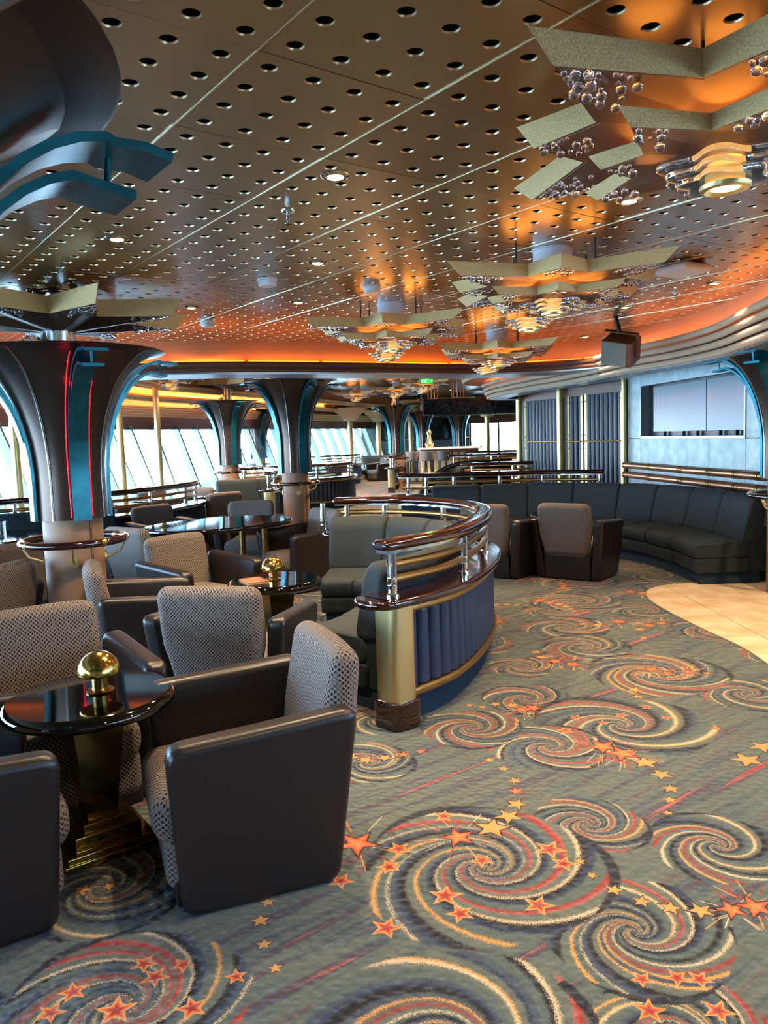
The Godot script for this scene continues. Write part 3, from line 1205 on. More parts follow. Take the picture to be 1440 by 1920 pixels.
func walls() -> void:
	# the side of the lounge behind the viewer
	var b := MB.new()
	b.box(Vector3(0, 1.55, 4.6), Vector3(11.0, 3.2, 0.2))
	struct("wall_aft", b, M["plain wall"])
	# windows on the other side of the ship, beyond the picture's edge
	var star := Way.new([[5.3, 4.5], [5.3, -3.6]], false)
	b = MB.new()
	b.sweep(star, 0.0, star.length, rect(0.18, 0.3, 0.0, 1.2), 1.0)
	b.box(Vector3(4.85, 1.55, -3.9), Vector3(1.4, 3.2, 0.2))
	struct("wall_starboard_sill", b, M["plain wall"])
	b = MB.new()
	b.sweep(star, 0.0, star.length, rect(-0.1, 0.05, 1.9, 3.15), 1.0)
	struct("trim_header", b, M["wood panel"])
	glazing(star, 0.25, 1.2, 1.9, 1.1, "window_2")
	# silver wall of tall panels, with a recess for the screen
	var base := MB.new()
	base.sweep(wall, 0.0, wall.length, rect(-0.25, -0.13, 0.0, 3.15), 0.5)
	var o := struct("wall_starboard", base, M["dark grey"])
	var off := wall.length - Vector2(0.31, 3.6).length()
	var at := func(u: float) -> float: return off + u * 3.613
	var cols := [-1.2, -0.75, -0.32, 0.114, 0.334, 0.619, 0.868, 0.995]
	for k in cols.size() - 1:
		var s0: float = at.call(cols[k]) + 0.004
		var s1: float = at.call(cols[k + 1]) - 0.004
		var rows := [[0.0, 1.395], [2.155, 2.46]] if k >= 3 and k < 6 else [[0.0, 1.395], [1.40, 2.46]]
		for r in rows:
			b = MB.new()
			b.sweep(wall, s0, s1, rect(-0.13, 0.0, r[0] + 0.003, r[1] - 0.003), 2.0)
			part("wall_panel", b, M["silver wall"], o)
	# blue padded wall
	base = MB.new()
	base.sweep(blue, -0.05, blue.length, rect(-0.2, -0.03, 0.0, 3.15), 0.5)
	o = struct("wall_padded", base, M["dark grey"])
	b = MB.new()
	b.sweep(blue, 0.0, blue.length, rect(-0.04, 0.03, 2.10, 2.25), 0.5)
	part("cornice", b, M["wood panel"], o)
	var L := blue.length
	for seg in [[0.03, 0.33], [0.365, 0.49], [0.58, 0.95]]:
		var m := int(round((seg[1] - seg[0]) * L / 0.115))
		for k in m:
			var s: float = (seg[0] + (seg[1] - seg[0]) * (k + 0.5) / m) * L
			var f := blue.frame(s)
			b = MB.new()
			b.xf = Transform3D(Basis(f[2], Vector3.UP, Vector3(-f[1].x, 0, -f[1].z)), f[0])
			b.lathe(PackedVector2Array([V(0.056, 0.12), V(0.056, 2.09)]), 8, Vector3(0, 0, 0.02), PI, TAU)
			part("padded_roll", b, M["navy vinyl"], o)
		for e in seg:
			b = MB.new()
			b.sweep(blue, e * L - 0.03, e * L + 0.03, rect(-0.03, 0.03, 0.1, 2.12), 0.1)
			part("edge_strip", b, M["champagne"], o)
			for y in [0.3, 1.24, 1.46, 2.0]:
				var c := MB.new()
				var f := blue.frame(e * L)
				c.tube(PackedVector3Array([f[0] + f[1] * 0.028 + Vector3(0, y, 0), f[0] + f[1] * 0.036 + Vector3(0, y, 0)]), 0.013, 8)
				part("bolt", c, M["black metal"], o)
		b = MB.new()
		b.tube(blue.line(0.055, 1.36, seg[0] * L, seg[1] * L, 0.4), 0.014, 8)
		part("brass_bar", b, M["dull brass"], o)
	# beyond: the end wall with its window, and the far side
	b = MB.new()
	b.box(Vector3(1.35, 1.5, -31.0), Vector3(4.3, 3.2, 0.2))
	o = struct("wall_forward", b, M["grey wall"])
	b = MB.new()
	b.box(Vector3(1.35, 1.42, -30.87), Vector3(4.3, 0.05, 0.05))
	part("brass_strip", b, M["brass"], o)
	b = MB.new()
	b.box(Vector3(1.35, 2.62, -30.8), Vector3(4.6, 0.5, 0.3))
	part("cornice", b, M["roll cream"], o)
	b = MB.new()
	b.box(Vector3(5.2, 0.35, -31.0), Vector3(3.6, 0.75, 0.2))
	struct("wall_forward_sill", b, M["grey wall"])
	b = MB.new()
	b.box(Vector3(5.2, 2.55, -31.0), Vector3(3.6, 1.2, 0.2))
	struct("trim_header", b, M["wood panel"])
	b = MB.new()
	b.box(Vector3(5.2, 0.74, -31.0), Vector3(3.6, 0.05, 0.12))
	o = struct("window_3", b, M["dark frame"])
	for k in 4:
		b = MB.new()
		b.box(Vector3(3.55 + 1.12 * k, 1.35, -31.0), Vector3(0.07, 1.25, 0.1))
		part("mullion", b, M["dark frame"], o)
		if k < 3:
			b = MB.new()
			b.box(Vector3(4.11 + 1.12 * k, 1.35, -31.0), Vector3(1.04, 1.22, 0.012))
			part("window_pane", b, M["pane"], o)
	b = MB.new()
	b.box(Vector3(7.0, 1.55, -23.0), Vector3(0.2, 3.2, 17.0))
	struct("wall_far_starboard", b, M["grey wall"])
	b = MB.new()
	b.box(Vector3(4.9, 1.55, -14.9), Vector3(4.4, 3.2, 0.2))
	struct("wall_core", b, M["grey wall"])

# ------------------------------------------------------------------------------------------------ furniture
func armchair_proto() -> Node3D:
	var o := thing("armchair", "", "armchair")
	var b := MB.new()
	# cushion with a full rounded front that runs down to the floor
	b.rbox(Vector3(0, 0.295, 0.0), Vector3(0.53, 0.18, 0.62), 0.075, 3, func(p: Vector3) -> Vector3:
		return Vector3(p.x, p.y + 0.018 * (1.0 - pow(p.x / 0.27, 2.0)) * (1.0 if p.y > 0 else 0.0), p.z + (0.03 if p.z > 0.1 else 0.0)), 5)
	part("seat", b, M["chair fabric"], o)
	b = MB.new()
	b.rbox(Vector3(0, 0.145, 0.235), Vector3(0.52, 0.20, 0.14), 0.05, 3)
	part("front_border", b, M["chair fabric"], o)
	b = MB.new()
	b.rbox(Vector3(0, 0.05, 0.03), Vector3(0.52, 0.1, 0.50), 0.01, 1)
	part("base", b, M["leather"], o)
	# back: broad above the arms, narrower between them, leaning
	b = MB.new()
	b.xf = Transform3D(Basis(Vector3.RIGHT, -0.15), Vector3(0, 0.545, -0.315))
	b.rbox(Vector3.ZERO, Vector3(0.60, 0.54, 0.125), 0.06, 3, func(p: Vector3) -> Vector3:
		var t := clampf((p.y + 0.28) / 0.56, 0.0, 1.0)
		var w := lerpf(0.80, 0.96, smoothstep(0.1, 0.5, t))
		return Vector3(p.x * w, p.y - 0.012 * pow(absf(p.x) / 0.3, 3.0), p.z * lerpf(1.25, 0.85, t) + 0.015 * (1.0 - pow(p.x / 0.31, 2.0)) * -1.0), 5)
	part("backrest", b, M["chair fabric"], o)
	b = MB.new()
	b.xf = Transform3D(Basis(Vector3.RIGHT, -0.1), Vector3(0, 0.16, -0.27))
	b.rbox(Vector3.ZERO, Vector3(0.50, 0.30, 0.05), 0.012, 2)
	part("rear_panel", b, M["leather"], o)
	for s in [-1.0, 1.0]:
		var side := rounded([V(-0.275, 0.0), V(0.265, 0.0), V(0.30, 0.60), V(-0.345, 0.64)], 0.06, 5)
		# the polygon lies in z and y; pushed out along x, leaning outwards
		b = MB.new()
		var f := func(p: Vector3) -> Vector3:
			return Vector3(s * (p.z + 0.075 * p.y / 0.6), p.y, p.x if s < 0.0 else p.x)
		if s > 0.0:
			b.extrude(side, 0.243, 0.345, 0.03, 4, func(p: Vector3) -> Vector3: return Vector3(p.z + 0.06 * p.y / 0.6, p.y, p.x))
		else:
			b.extrude(side, 0.243, 0.345, 0.03, 4, func(p: Vector3) -> Vector3: return Vector3(-p.z - 0.06 * p.y / 0.6, p.y, p.x))
		part("arm", b, M["leather"], o)
	return o

func chairs() -> void:
	var a := armchair_proto()
	var first := true
	var ax := Vector2(-0.93, 0.37)
	var list := [
		[-0.575, -2.80, ax, "brown leather armchair with patterned back, nearest the open carpet, its broad side to the viewer"],
		[-1.50, -2.51, Vector2(0.84, -0.54), "dark leather armchair cut off by the photo's edge, in front of the brass lamp table"],
		[-1.47, -3.33, Vector2(0.6, 0.8), "armchair behind the nearest brass lamp table, its honeycomb back lit from the front"],
		[-0.86, -4.33, Vector2(0.2, -0.98), "armchair seen from behind between the two brass lamp tables"],
		[-1.56, -5.06, Vector2(0.93, -0.36), "armchair in profile at the foot of the nearest full column, facing the curved sofa"],
		[-1.47, -6.14, Vector2(0.77, 0.63), "armchair facing the viewer behind the second lamp table, between column and oval table"],
		[-2.18, -7.36, Vector2(0.55, -0.83), "armchair showing its pale back, drawn up to the near side of the oval table"],
		[-2.62, -9.35, Vector2(0.75, 0.66), "armchair at the window end of the oval black table, beige back showing"],
		[-1.66, -9.4, Vector2(0.05, 1.0), "armchair at the far end of the oval table, facing the viewer with its seat showing"],
		[-0.91, -8.1, Vector2(-0.8, 0.6), "armchair between the oval table and the end of the curved sofa, turned sideways"],
		[-2.86, -5.15, Vector2(-0.95, -0.3), "armchair with its back to the nearest full column, beside the sofa by the windows"],
		[-3.25, -6.35, Vector2(-0.9, -0.43), "armchair half out of the picture by the glass on the black table"],
		[2.05, -8.17, Vector2(0.6, -0.8), "armchair seen from behind on the carpet nearest the marble, facing the long banquette"],
		[1.27, -8.45, Vector2(0.6, -0.8), "armchair seen from behind, half hidden by the curved rail, facing the long banquette"],
		[-2.6, -11.9, Vector2(-0.6, -0.8), "grey backed armchair just beyond the oval table, seen from behind"],
		[-4.0, -13.9, Vector2(0.7, 0.7), "armchair with creased back standing close below the windows"],
		[-3.0, -13.55, Vector2(0.4, -0.9), "armchair with its pale back turned, just beyond the white-reflecting table under the windows"],
		[-4.9, -11.3, Vector2(0.9, 0.3), "armchair behind the window-side rail, nearest the gold poles"],
		[-4.2, -12.2, Vector2(0.5, -0.8), "armchair behind the window-side rail beside the second gold pole"],
		[-0.15, -27.6, Vector2(-0.8, 0.6), "small distant armchair by the aisle near the forward wall"]]
	for c in list:
		var f: Vector2 = c[2]
		if first:
			first = false
			a.position = Vector3(c[0], 0, c[1])
			a.rotation.y = face(f)
			a.set_meta("label", c[3])
			a.set_meta("group", "lounge armchairs")
		else:
			dup(a, Vector3(c[0], 0, c[1]), face(f), c[3], "lounge armchairs")

func tables() -> void:
	var ang := atan2(-AXIS.y, AXIS.x)
	var t := thing("cocktail_table", "round black glass cocktail table with stepped brass foot, nearest the viewer", "table", Vector3(-1.165, 0, -2.925), ang, "round cocktail tables")
	var b := MB.new()
	b.lathe(PackedVector2Array([V(0.0, 0.545), V(0.275, 0.545), V(0.302, 0.548), V(0.318, 0.557), V(0.325, 0.57), V(0.325, 0.578), V(0.318, 0.59), V(0.305, 0.5985), V(0.298, 0.6)]), 56)
	b.lathe(PackedVector2Array([V(0.298, 0.6), V(0.0, 0.6)]), 56)
	part("table_top", b, M["black glass"], t)
	b = MB.new()
	for k in 2:
		pass
	# a pedestal that widens upwards, square in plan
	var lo := 0.055
	var hi := 0.10
	var ring4 := func(h: float, y: float) -> Array: return [Vector3(h, y, h), Vector3(h, y, -h), Vector3(-h, y, -h), Vector3(-h, y, h)]
	var a: Array = ring4.call(lo, 0.12)
	var c: Array = ring4.call(hi, 0.547)
	for k in 4:
		b.poly([a[k], a[(k + 1) % 4], c[(k + 1) % 4], c[k]])
	part("pedestal", b, M["brass mirror"], t)
	for k in 4:
		b = MB.new()
		var w: float = [0.36, 0.33, 0.25, 0.16][k]
		var y: float = [0.015, 0.04, 0.075, 0.105][k]
		b.rbox(Vector3(0, y, 0), Vector3(w, [0.03, 0.02, 0.05, 0.03][k], w), 0.004, 1)
		part("step", b, M["brass mirror"], t)
	dup(t, Vector3(-0.77, 0, -5.28), ang, "round black glass cocktail table in front of the curved sofa, a book on it", "round cocktail tables")
	dup(t, Vector3(2.02, 0, -9.0), ang, "round black cocktail table between the rear-facing armchairs and the long banquette", "round cocktail tables")
	# oval tables on brass legs
	var v := thing("oval_table", "large oval black glass table on brass legs, in front of the beige chairs", "table", Vector3(-1.72, 0, -8.05), ang, "oval black tables")
	b = MB.new()
	var oval := PackedVector2Array()
	for k in 64:
		oval.append(V(0.80 * cos(TAU * k / 64), 0.60 * sin(TAU * k / 64)))
	b.extrude(oval, 0.675, 0.72, 0.018, 4, func(p: Vector3) -> Vector3: return Vector3(p.x, p.z, -p.y))
	part("table_top", b, M["black glass"], v)
	for k in 4:
		b = MB.new()
		var q := Vector3([-0.38, 0.38, 0.38, -0.38][k], 0, [-0.26, -0.26, 0.26, 0.26][k])
		b.lathe(PackedVector2Array([V(0.0, 0), V(0.035, 0.0), V(0.035, 0.675)]), 16, q)
		part("leg", b, M["dull brass"], v)
	dup(v, Vector3(-3.25, 0, -12.4), ang, "oval table under the windows whose top mirrors the white daylight", "oval black tables")
	dup(v, Vector3(-3.95, 0, -7.35), ang, "black table at the picture's edge carrying a glass", "oval black tables")
	# brass mushroom lamps
	var l := thing("dome_lamp", "brass mushroom lamp with pierced dome, on the nearest cocktail table", "lamp", Vector3(-1.135, 0.6, -2.955), 0.3, "brass table lamps")
	b = MB.new()
	b.lathe(PackedVector2Array([V(0.0, 0.0), V(0.052, 0.0), V(0.054, 0.004), V(0.05, 0.008), V(0.032, 0.009)]), 32)
	part("foot", b, M["brass"], l)
	b = MB.new()
	b.lathe(PackedVector2Array([V(0.030, 0.008), V(0.030, 0.075)]), 28)
	part("stem", b, M["brass"], l)
	b = MB.new()
	var dome := PackedVector2Array([V(0.03, 0.07), V(0.079, 0.07), V(0.081, 0.074)])
	for k in 15:
		var g := PI / 2.0 * k / 14.0
		dome.append(V(0.0815 * cos(g), 0.076 + 0.084 * sin(g)))
	b.lathe(dome, 40)
	part("shade", b, M["brass"], l)
	var shade: Node3D = l.get_node("shade")
	for k in 7:
		b = MB.new()
		var g := TAU * k / 7.0 + 0.3
		var d := Vector3(cos(g) * 0.72, 0.69, sin(g) * 0.72).normalized()
		var at := Vector3(0, 0.076, 0) + d * 0.0815
		b.tube(PackedVector3Array([at, at + d * 0.0018]), 0.0036, 10)
		part("pinhole", b, M["void"], shade)
	dup(l, Vector3(-0.775, 0.6, -5.26), 1.1, "brass mushroom lamp on the table before the curved sofa", "brass table lamps")
	# a menu book on the second table, a glass with a leaf on the far one
	var bk := thing("menu_book", "thin brown menu book lying on the second lamp table", "book", Vector3(-0.9, 0.6, -5.2), 0.5)
	b = MB.new()
	b.rbox(Vector3(0, 0.011, 0), Vector3(0.15, 0.006, 0.20), 0.002, 1)
	part("cover", b, M["book"], bk)
	b = MB.new()
	b.box(Vector3(0, 0.004, 0), Vector3(0.145, 0.008, 0.195))
	part("pages", b, M["paper"], bk)
	var gl := thing("drinking_glass", "tall clear glass with a green sprig on the black table by the picture's edge", "glass", Vector3(-3.62, 0.72, -7.28))
	b = MB.new()
	b.lathe(PackedVector2Array([V(0.0, 0.0), V(0.038, 0.0), V(0.05, 0.16), V(0.047, 0.16), V(0.036, 0.012), V(0.0, 0.012)]), 20)
	part("tumbler", b, M["acrylic"], gl)
	b = MB.new()
	for k in 6:
		var g := k * 1.1
		b.xf = Transform3D(Basis(Vector3.UP, g) * Basis(Vector3.RIGHT, 0.5), Vector3(0.008 * cos(g), 0.045 + 0.012 * k, 0.008 * sin(g)))
		b.rbox(Vector3.ZERO, Vector3(0.014, 0.026, 0.004), 0.0019, 1)
	part("sprig", b, M["leaf"], gl)

# ------------------------------------------------------------------------------------------------ curved sofas and their backing rails
func sofa(label: String, w: Way, s0: float, s1: float, seats: int, off := 0.0, group := "") -> Node3D:
	var o := thing("curved_sofa", label, "sofa", Vector3.ZERO, 0.0, group)
	var b := MB.new()
	b.sweep(w, s0 + 0.03, s1 - 0.03, rect(off + 0.12, off + 0.70, 0.002, 0.13), 0.12)
	part("plinth", b, M["blue carpet edge"], o)
	b = MB.new()
	b.sweep(w, s0 + 0.02, s1 - 0.02, rect(off + 0.06, off + 0.28, 0.13, 0.55), 0.12)
	part("body", b, M["sofa fabric"], o)
	var each := (s1 - s0) / seats
	var seat := rounded([V(off + 0.22, 0.255), V(off + 0.78, 0.255), V(off + 0.80, 0.41), V(off + 0.22, 0.43)], 0.07, 4)
	var front := rounded([V(off + 0.22, 0.12), V(off + 0.745, 0.12), V(off + 0.765, 0.262), V(off + 0.22, 0.262)], 0.035, 3)
	var back := rounded([V(off + 0.10, 0.40), V(off + 0.33, 0.38), V(off + 0.235, 0.80), V(off + 0.16, 0.875), V(off + 0.06, 0.83)], 0.075, 4)
	for k in seats:
		b = MB.new()
		b.sweep(w, s0 + each * k, s0 + each * (k + 1), seat, 0.1, 0.05)
		part("seat", b, M["sofa fabric"], o)
		b = MB.new()
		b.sweep(w, s0 + each * k, s0 + each * (k + 1), front, 0.1, 0.025)
		part("front_border", b, M["sofa fabric"], o)
		b = MB.new()
		b.sweep(w, s0 + each * k, s0 + each * (k + 1), back, 0.1, 0.05)
		part("backrest", b, M["sofa fabric"], o)
	return o

func partition(called: String, label: String, w: Way, s0: float, s1: float, posts: Array, end_posts: Array, panel := true, group := "", fine := true) -> Node3D:
	var o := thing(called, label, "partition", Vector3.ZERO, 0.0, group)
	var st := 0.1 if fine else 0.25
	var b := MB.new()
	if panel:
		b.sweep(w, s0 + 0.08, s1 - 0.04, rect(0.06, 0.16, 0.0, 0.67), st)
		part("core", b, M["blue carpet edge"], o)
		for y in [[0.15, 0.195], [0.615, 0.655]]:
			b = MB.new()
			b.sweep(w, s0 + 0.06, s1 - 0.03, rounded([V(0.0, y[0]), V(0.07, y[0]), V(0.07, y[1]), V(0.0, y[1])], 0.015, 3), st)
			part("brass_moulding", b, M["dull brass"], o)
		var m := int((s1 - s0 - 0.16) / 0.098)
		for k in m:
			var s := s0 + 0.11 + (s1 - s0 - 0.16) * (k + 0.5) / m
			var f := w.frame(s)
			b = MB.new()
			b.xf = Transform3D(Basis(f[2], Vector3.UP, Vector3(-f[1].x, 0, -f[1].z)), f[0] + f[1] * 0.065)
			# a half round seen from the aisle side
			b.lathe(PackedVector2Array([V(0.0, 0.20), V(0.047, 0.20), V(0.05, 0.215), V(0.05, 0.60), V(0.047, 0.612), V(0.0, 0.612)]), 10 if fine else 5, Vector3.ZERO, 0.0, PI)
			part("padded_roll", b, M["blue vinyl"], o)
	b = MB.new()
	b.sweep(w, s0 - 0.02, s1 + 0.02, rounded([V(-0.045, 0.66), V(0.24, 0.66), V(0.24, 0.705), V(-0.045, 0.705)], 0.02, 4), st, 0.0)
	for e in [s0 - 0.02, s1 + 0.02]:
		# the ledge ends in a half round
		var fe := w.frame(e)
		var rnd := PackedVector2Array()
		var way := -1.0 if e < s0 else 1.0
		for k in 17:
			var g := PI * k / 16.0
			rnd.append(V(0.0975 + 0.1425 * cos(g), way * 0.11 * sin(g)))
		if way < 0.0:
			rnd.reverse()
		b.extrude(rnd, 0.66, 0.705, 0.018, 3, func(p: Vector3) -> Vector3: return fe[0] + fe[1] * p.x + fe[2] * p.y + Vector3(0, p.z, 0))
	part("ledge", b, M["mahogany"], o)
	for s in posts:
		var p := w.off(s, 0.075, 0.0)
		b = MB.new()
		b.lathe(PackedVector2Array([V(0.0, 0.705 if panel else 0.0), V(0.037, 0.705 if panel else 0.0), V(0.037, 0.715), V(0.026, 0.722), V(0.026, 0.76), V(0.028, 0.763), V(0.026, 0.766), V(0.026, 0.80), V(0.028, 0.803), V(0.026, 0.806), V(0.026, 0.965)]), 18 if fine else 8, p)
		part("post", b, M["chrome"], o)
	for y in [0.795, 0.875]:
		b = MB.new()
		b.tube(w.line(0.075, y, s0 + 0.05, s1 - 0.05, st), 0.021, 12 if fine else 6)
		part("brass_rail", b, M["dull brass"], o)
	b = MB.new()
	var hp := rounded([V(0.02, 0.955), V(0.13, 0.955), V(0.145, 0.985), V(0.12, 1.012), V(0.03, 1.012), V(0.005, 0.985)], 0.022, 3)
	b.sweep(w, s0 - 0.02, s1 + 0.02, hp, st, 0.03)
	part("handrail", b, M["mahogany"], o)
	b = MB.new()
	b.sweep(w, s0, s1, rect(0.03, 0.12, 0.940, 0.957), st)
	part("rail_channel", b, M["chrome"], o)
	for s in end_posts:
		var f := w.frame(s)
		var pl := rounded([V(-0.02, -0.085), V(0.16, -0.085), V(0.16, 0.085), V(-0.02, 0.085)], 0.06, 5)
		var fn := func(p: Vector3) -> Vector3: return f[0] + f[1] * p.x + f[2] * p.y * 1.0 + Vector3(0, p.z, 0)
		b = MB.new()
		b.extrude(pl, 0.14, 0.66, 0.0, 1, fn)
		part("end_post", b, M["champagne"], o)
		b = MB.new()
		var pl2 := rounded([V(-0.035, -0.10), V(0.175, -0.10), V(0.175, 0.10), V(-0.035, 0.10)], 0.06, 5)
		b.extrude(pl2, 0.0, 0.15, 0.008, 2, fn)
		part("post_foot", b, M["mahogany"], o)
	return o

func booths() -> void:
	# the curved partition that ends nearest the viewer, and its sofa
	var w := Way.new([[0.03, -3.96], [0.20, -4.12], [0.40, -4.36], [0.60, -4.80], [0.76, -5.35], [0.81, -5.85], [0.70, -6.35], [0.40, -6.80], [-0.02, -7.06], [-0.43, -7.12]])
	var L := w.length
	partition("curved_partition", "curved partition with blue padded rolls and mahogany rail, its gold end post nearest the viewer", w, 0.0, L, [0.07, 0.88, 1.75, 2.15, 2.9, 3.6, 4.2, L - 0.1], [0.07])
	sofa("dark teal curved sofa backing onto the curved partition nearest the viewer", w, 0.10, L + 0.02, 6, 0.13)
	# long banquette and the rail behind it
	var q := Way.new([[3.80, -7.40], [3.80, -8.1], [3.66, -9.0], [3.25, -9.85], [2.6, -10.35], [2.0, -10.62], [1.3, -10.75], [0.70, -10.85]])
	sofa("long dark banquette sweeping round below the wall with the screen", q, 0.0, q.length, 8, 0.05)
	var r := Way.new([[3.0, -10.45], [2.4, -10.78], [1.7, -10.98], [1.0, -11.13], [0.25, -11.3]])
	partition("railed_partition", "mahogany and brass railed partition running behind the long banquette", r, 0.0, r.length, [0.05, 0.85, 1.45, 2.1, 2.5, 2.76], [r.length - 0.06])
	# the booth by the windows
	var p := Way.new([[-2.86, -11.5], [-2.84, -11.05], [-3.05, -10.2], [-3.45, -9.5], [-4.2, -8.75], [-5.0, -8.35]])
	partition("railed_partition", "railed partition curving away from the windows behind the nearest full column", p, 0.0, p.length, [0.08, 0.6, 1.45, 2.5, 3.2], [0.08])
	sofa("dark sofa under the windows at the picture's edge, behind the glass", Way.new([[-3.3, -9.25], [-4.1, -8.6], [-5.0, -8.2]]), 0.0, 1.9, 3, 0.0)
	# further partitions across the lounge
	var d := Way.new([[-1.95, -13.6], [-1.9, -14.3], [-2.05, -15.2], [-2.35, -16.2]])
	partition("railed_partition", "short chrome and mahogany rail end just beyond the second column", d, 0.0, d.length, [0.06, 0.5, 1.3, 2.2], [0.06], true, "", false)
	sofa("teal sofa with creased back between the far columns", Way.new([[-1.75, -15.2], [-3.2, -14.4]]), 0.0, 1.6, 2, 0.0)
	var g := Way.new([[-3.0, -16.3], [-2.2, -16.6], [-1.4, -16.9], [-0.85, -17.25], [-0.62, -17.9], [-0.75, -18.8]])
	partition("railed_partition", "dark panelled partition with curved end beyond the second column", g, 0.0, g.length, [0.1, 0.7, 1.7, 2.7], [], true, "", false)
	var h := Way.new([[-2.3, -25.4], [-1.3, -25.7], [-0.8, -26.1], [-0.7, -26.9]])
	partition("railed_partition", "farthest chrome railed partition below the end windows", h, 0.0, h.length, [0.1, 0.8, 1.6, 2.4], [], true, "", false)
	var e := Way.new([[0.30, -21.3], [0.42, -22.4], [0.75, -23.4]])
	partition("railed_partition", "blue and gold partition end at the foot of the aisle column", e, 0.0, e.length, [0.08, 0.9, 1.8], [0.08], true, "", false)
	sofa("distant dark sofa against the forward wall", Way.new([[0.3, -29.2], [-1.2, -29.2]]), 0.0, 1.5, 2, 0.0)
	# rails round the stairwell
	var a := Way.new([[3.25, -14.2], [1.5, -14.6]], false)
	partition("stair_rail", "mahogany stair rail in front of the blue padded wall", a, 0.0, a.length, [0.05, 0.85, 1.6], [], false, "", false)
	var c := Way.new([[4.0, -20.5], [1.8, -20.8]], false)
	partition("stair_rail", "farther stair rail before the bar, with pale panels", c, 0.0, c.length, [0.05, 1.1, 2.1], [], false, "", false)
	var i := Way.new([[4.6, -24.0], [2.6, -24.2]], false)
	partition("stair_rail", "farthest stair rail below the bright end window", i, 0.0, i.length, [0.05, 1.0, 1.9], [], false, "", false)
	# the black swept side of the stairwell
	var o := thing("stair_parapet", "glossy black curved stairwell parapet behind the banquette rail", "parapet")
	var b := MB.new()
	var rows := []
	for k in 24:
		var t := k / 23.0
		var x := lerpf(0.62, 2.6, t)
		var z := -14.6 + 0.9 * (1.0 - pow(1.0 - t, 2.0)) * -1.0
		var y := 0.15 + 0.82 * sqrt(clampf(1.0 - pow(1.0 - minf(1.0, t * 1.8), 2.0), 0.0, 1.0))
		rows.append(PackedVector3Array([Vector3(x, 0, z), Vector3(x, y - 0.03, z), Vector3(x, y, z - 0.05), Vector3(x, y - 0.03, z - 0.1), Vector3(x, 0, z - 0.1)]))
	b.grid(rows)
	part("side", b, M["black glass"], o)
	b = MB.new()
	var top := PackedVector3Array()
	for row in rows:
		top.append(row[2] + Vector3(0, 0.02, 0))
	b.tube(top, 0.035, 8)
	part("handrail", b, M["black metal"], o)

# ------------------------------------------------------------------------------------------------ columns like trees
func trumpet_r(u: float) -> float:
	return 0.235 + 0.46 * (1.0 - sqrt(maxf(0.0, 1.0 - u * u)))

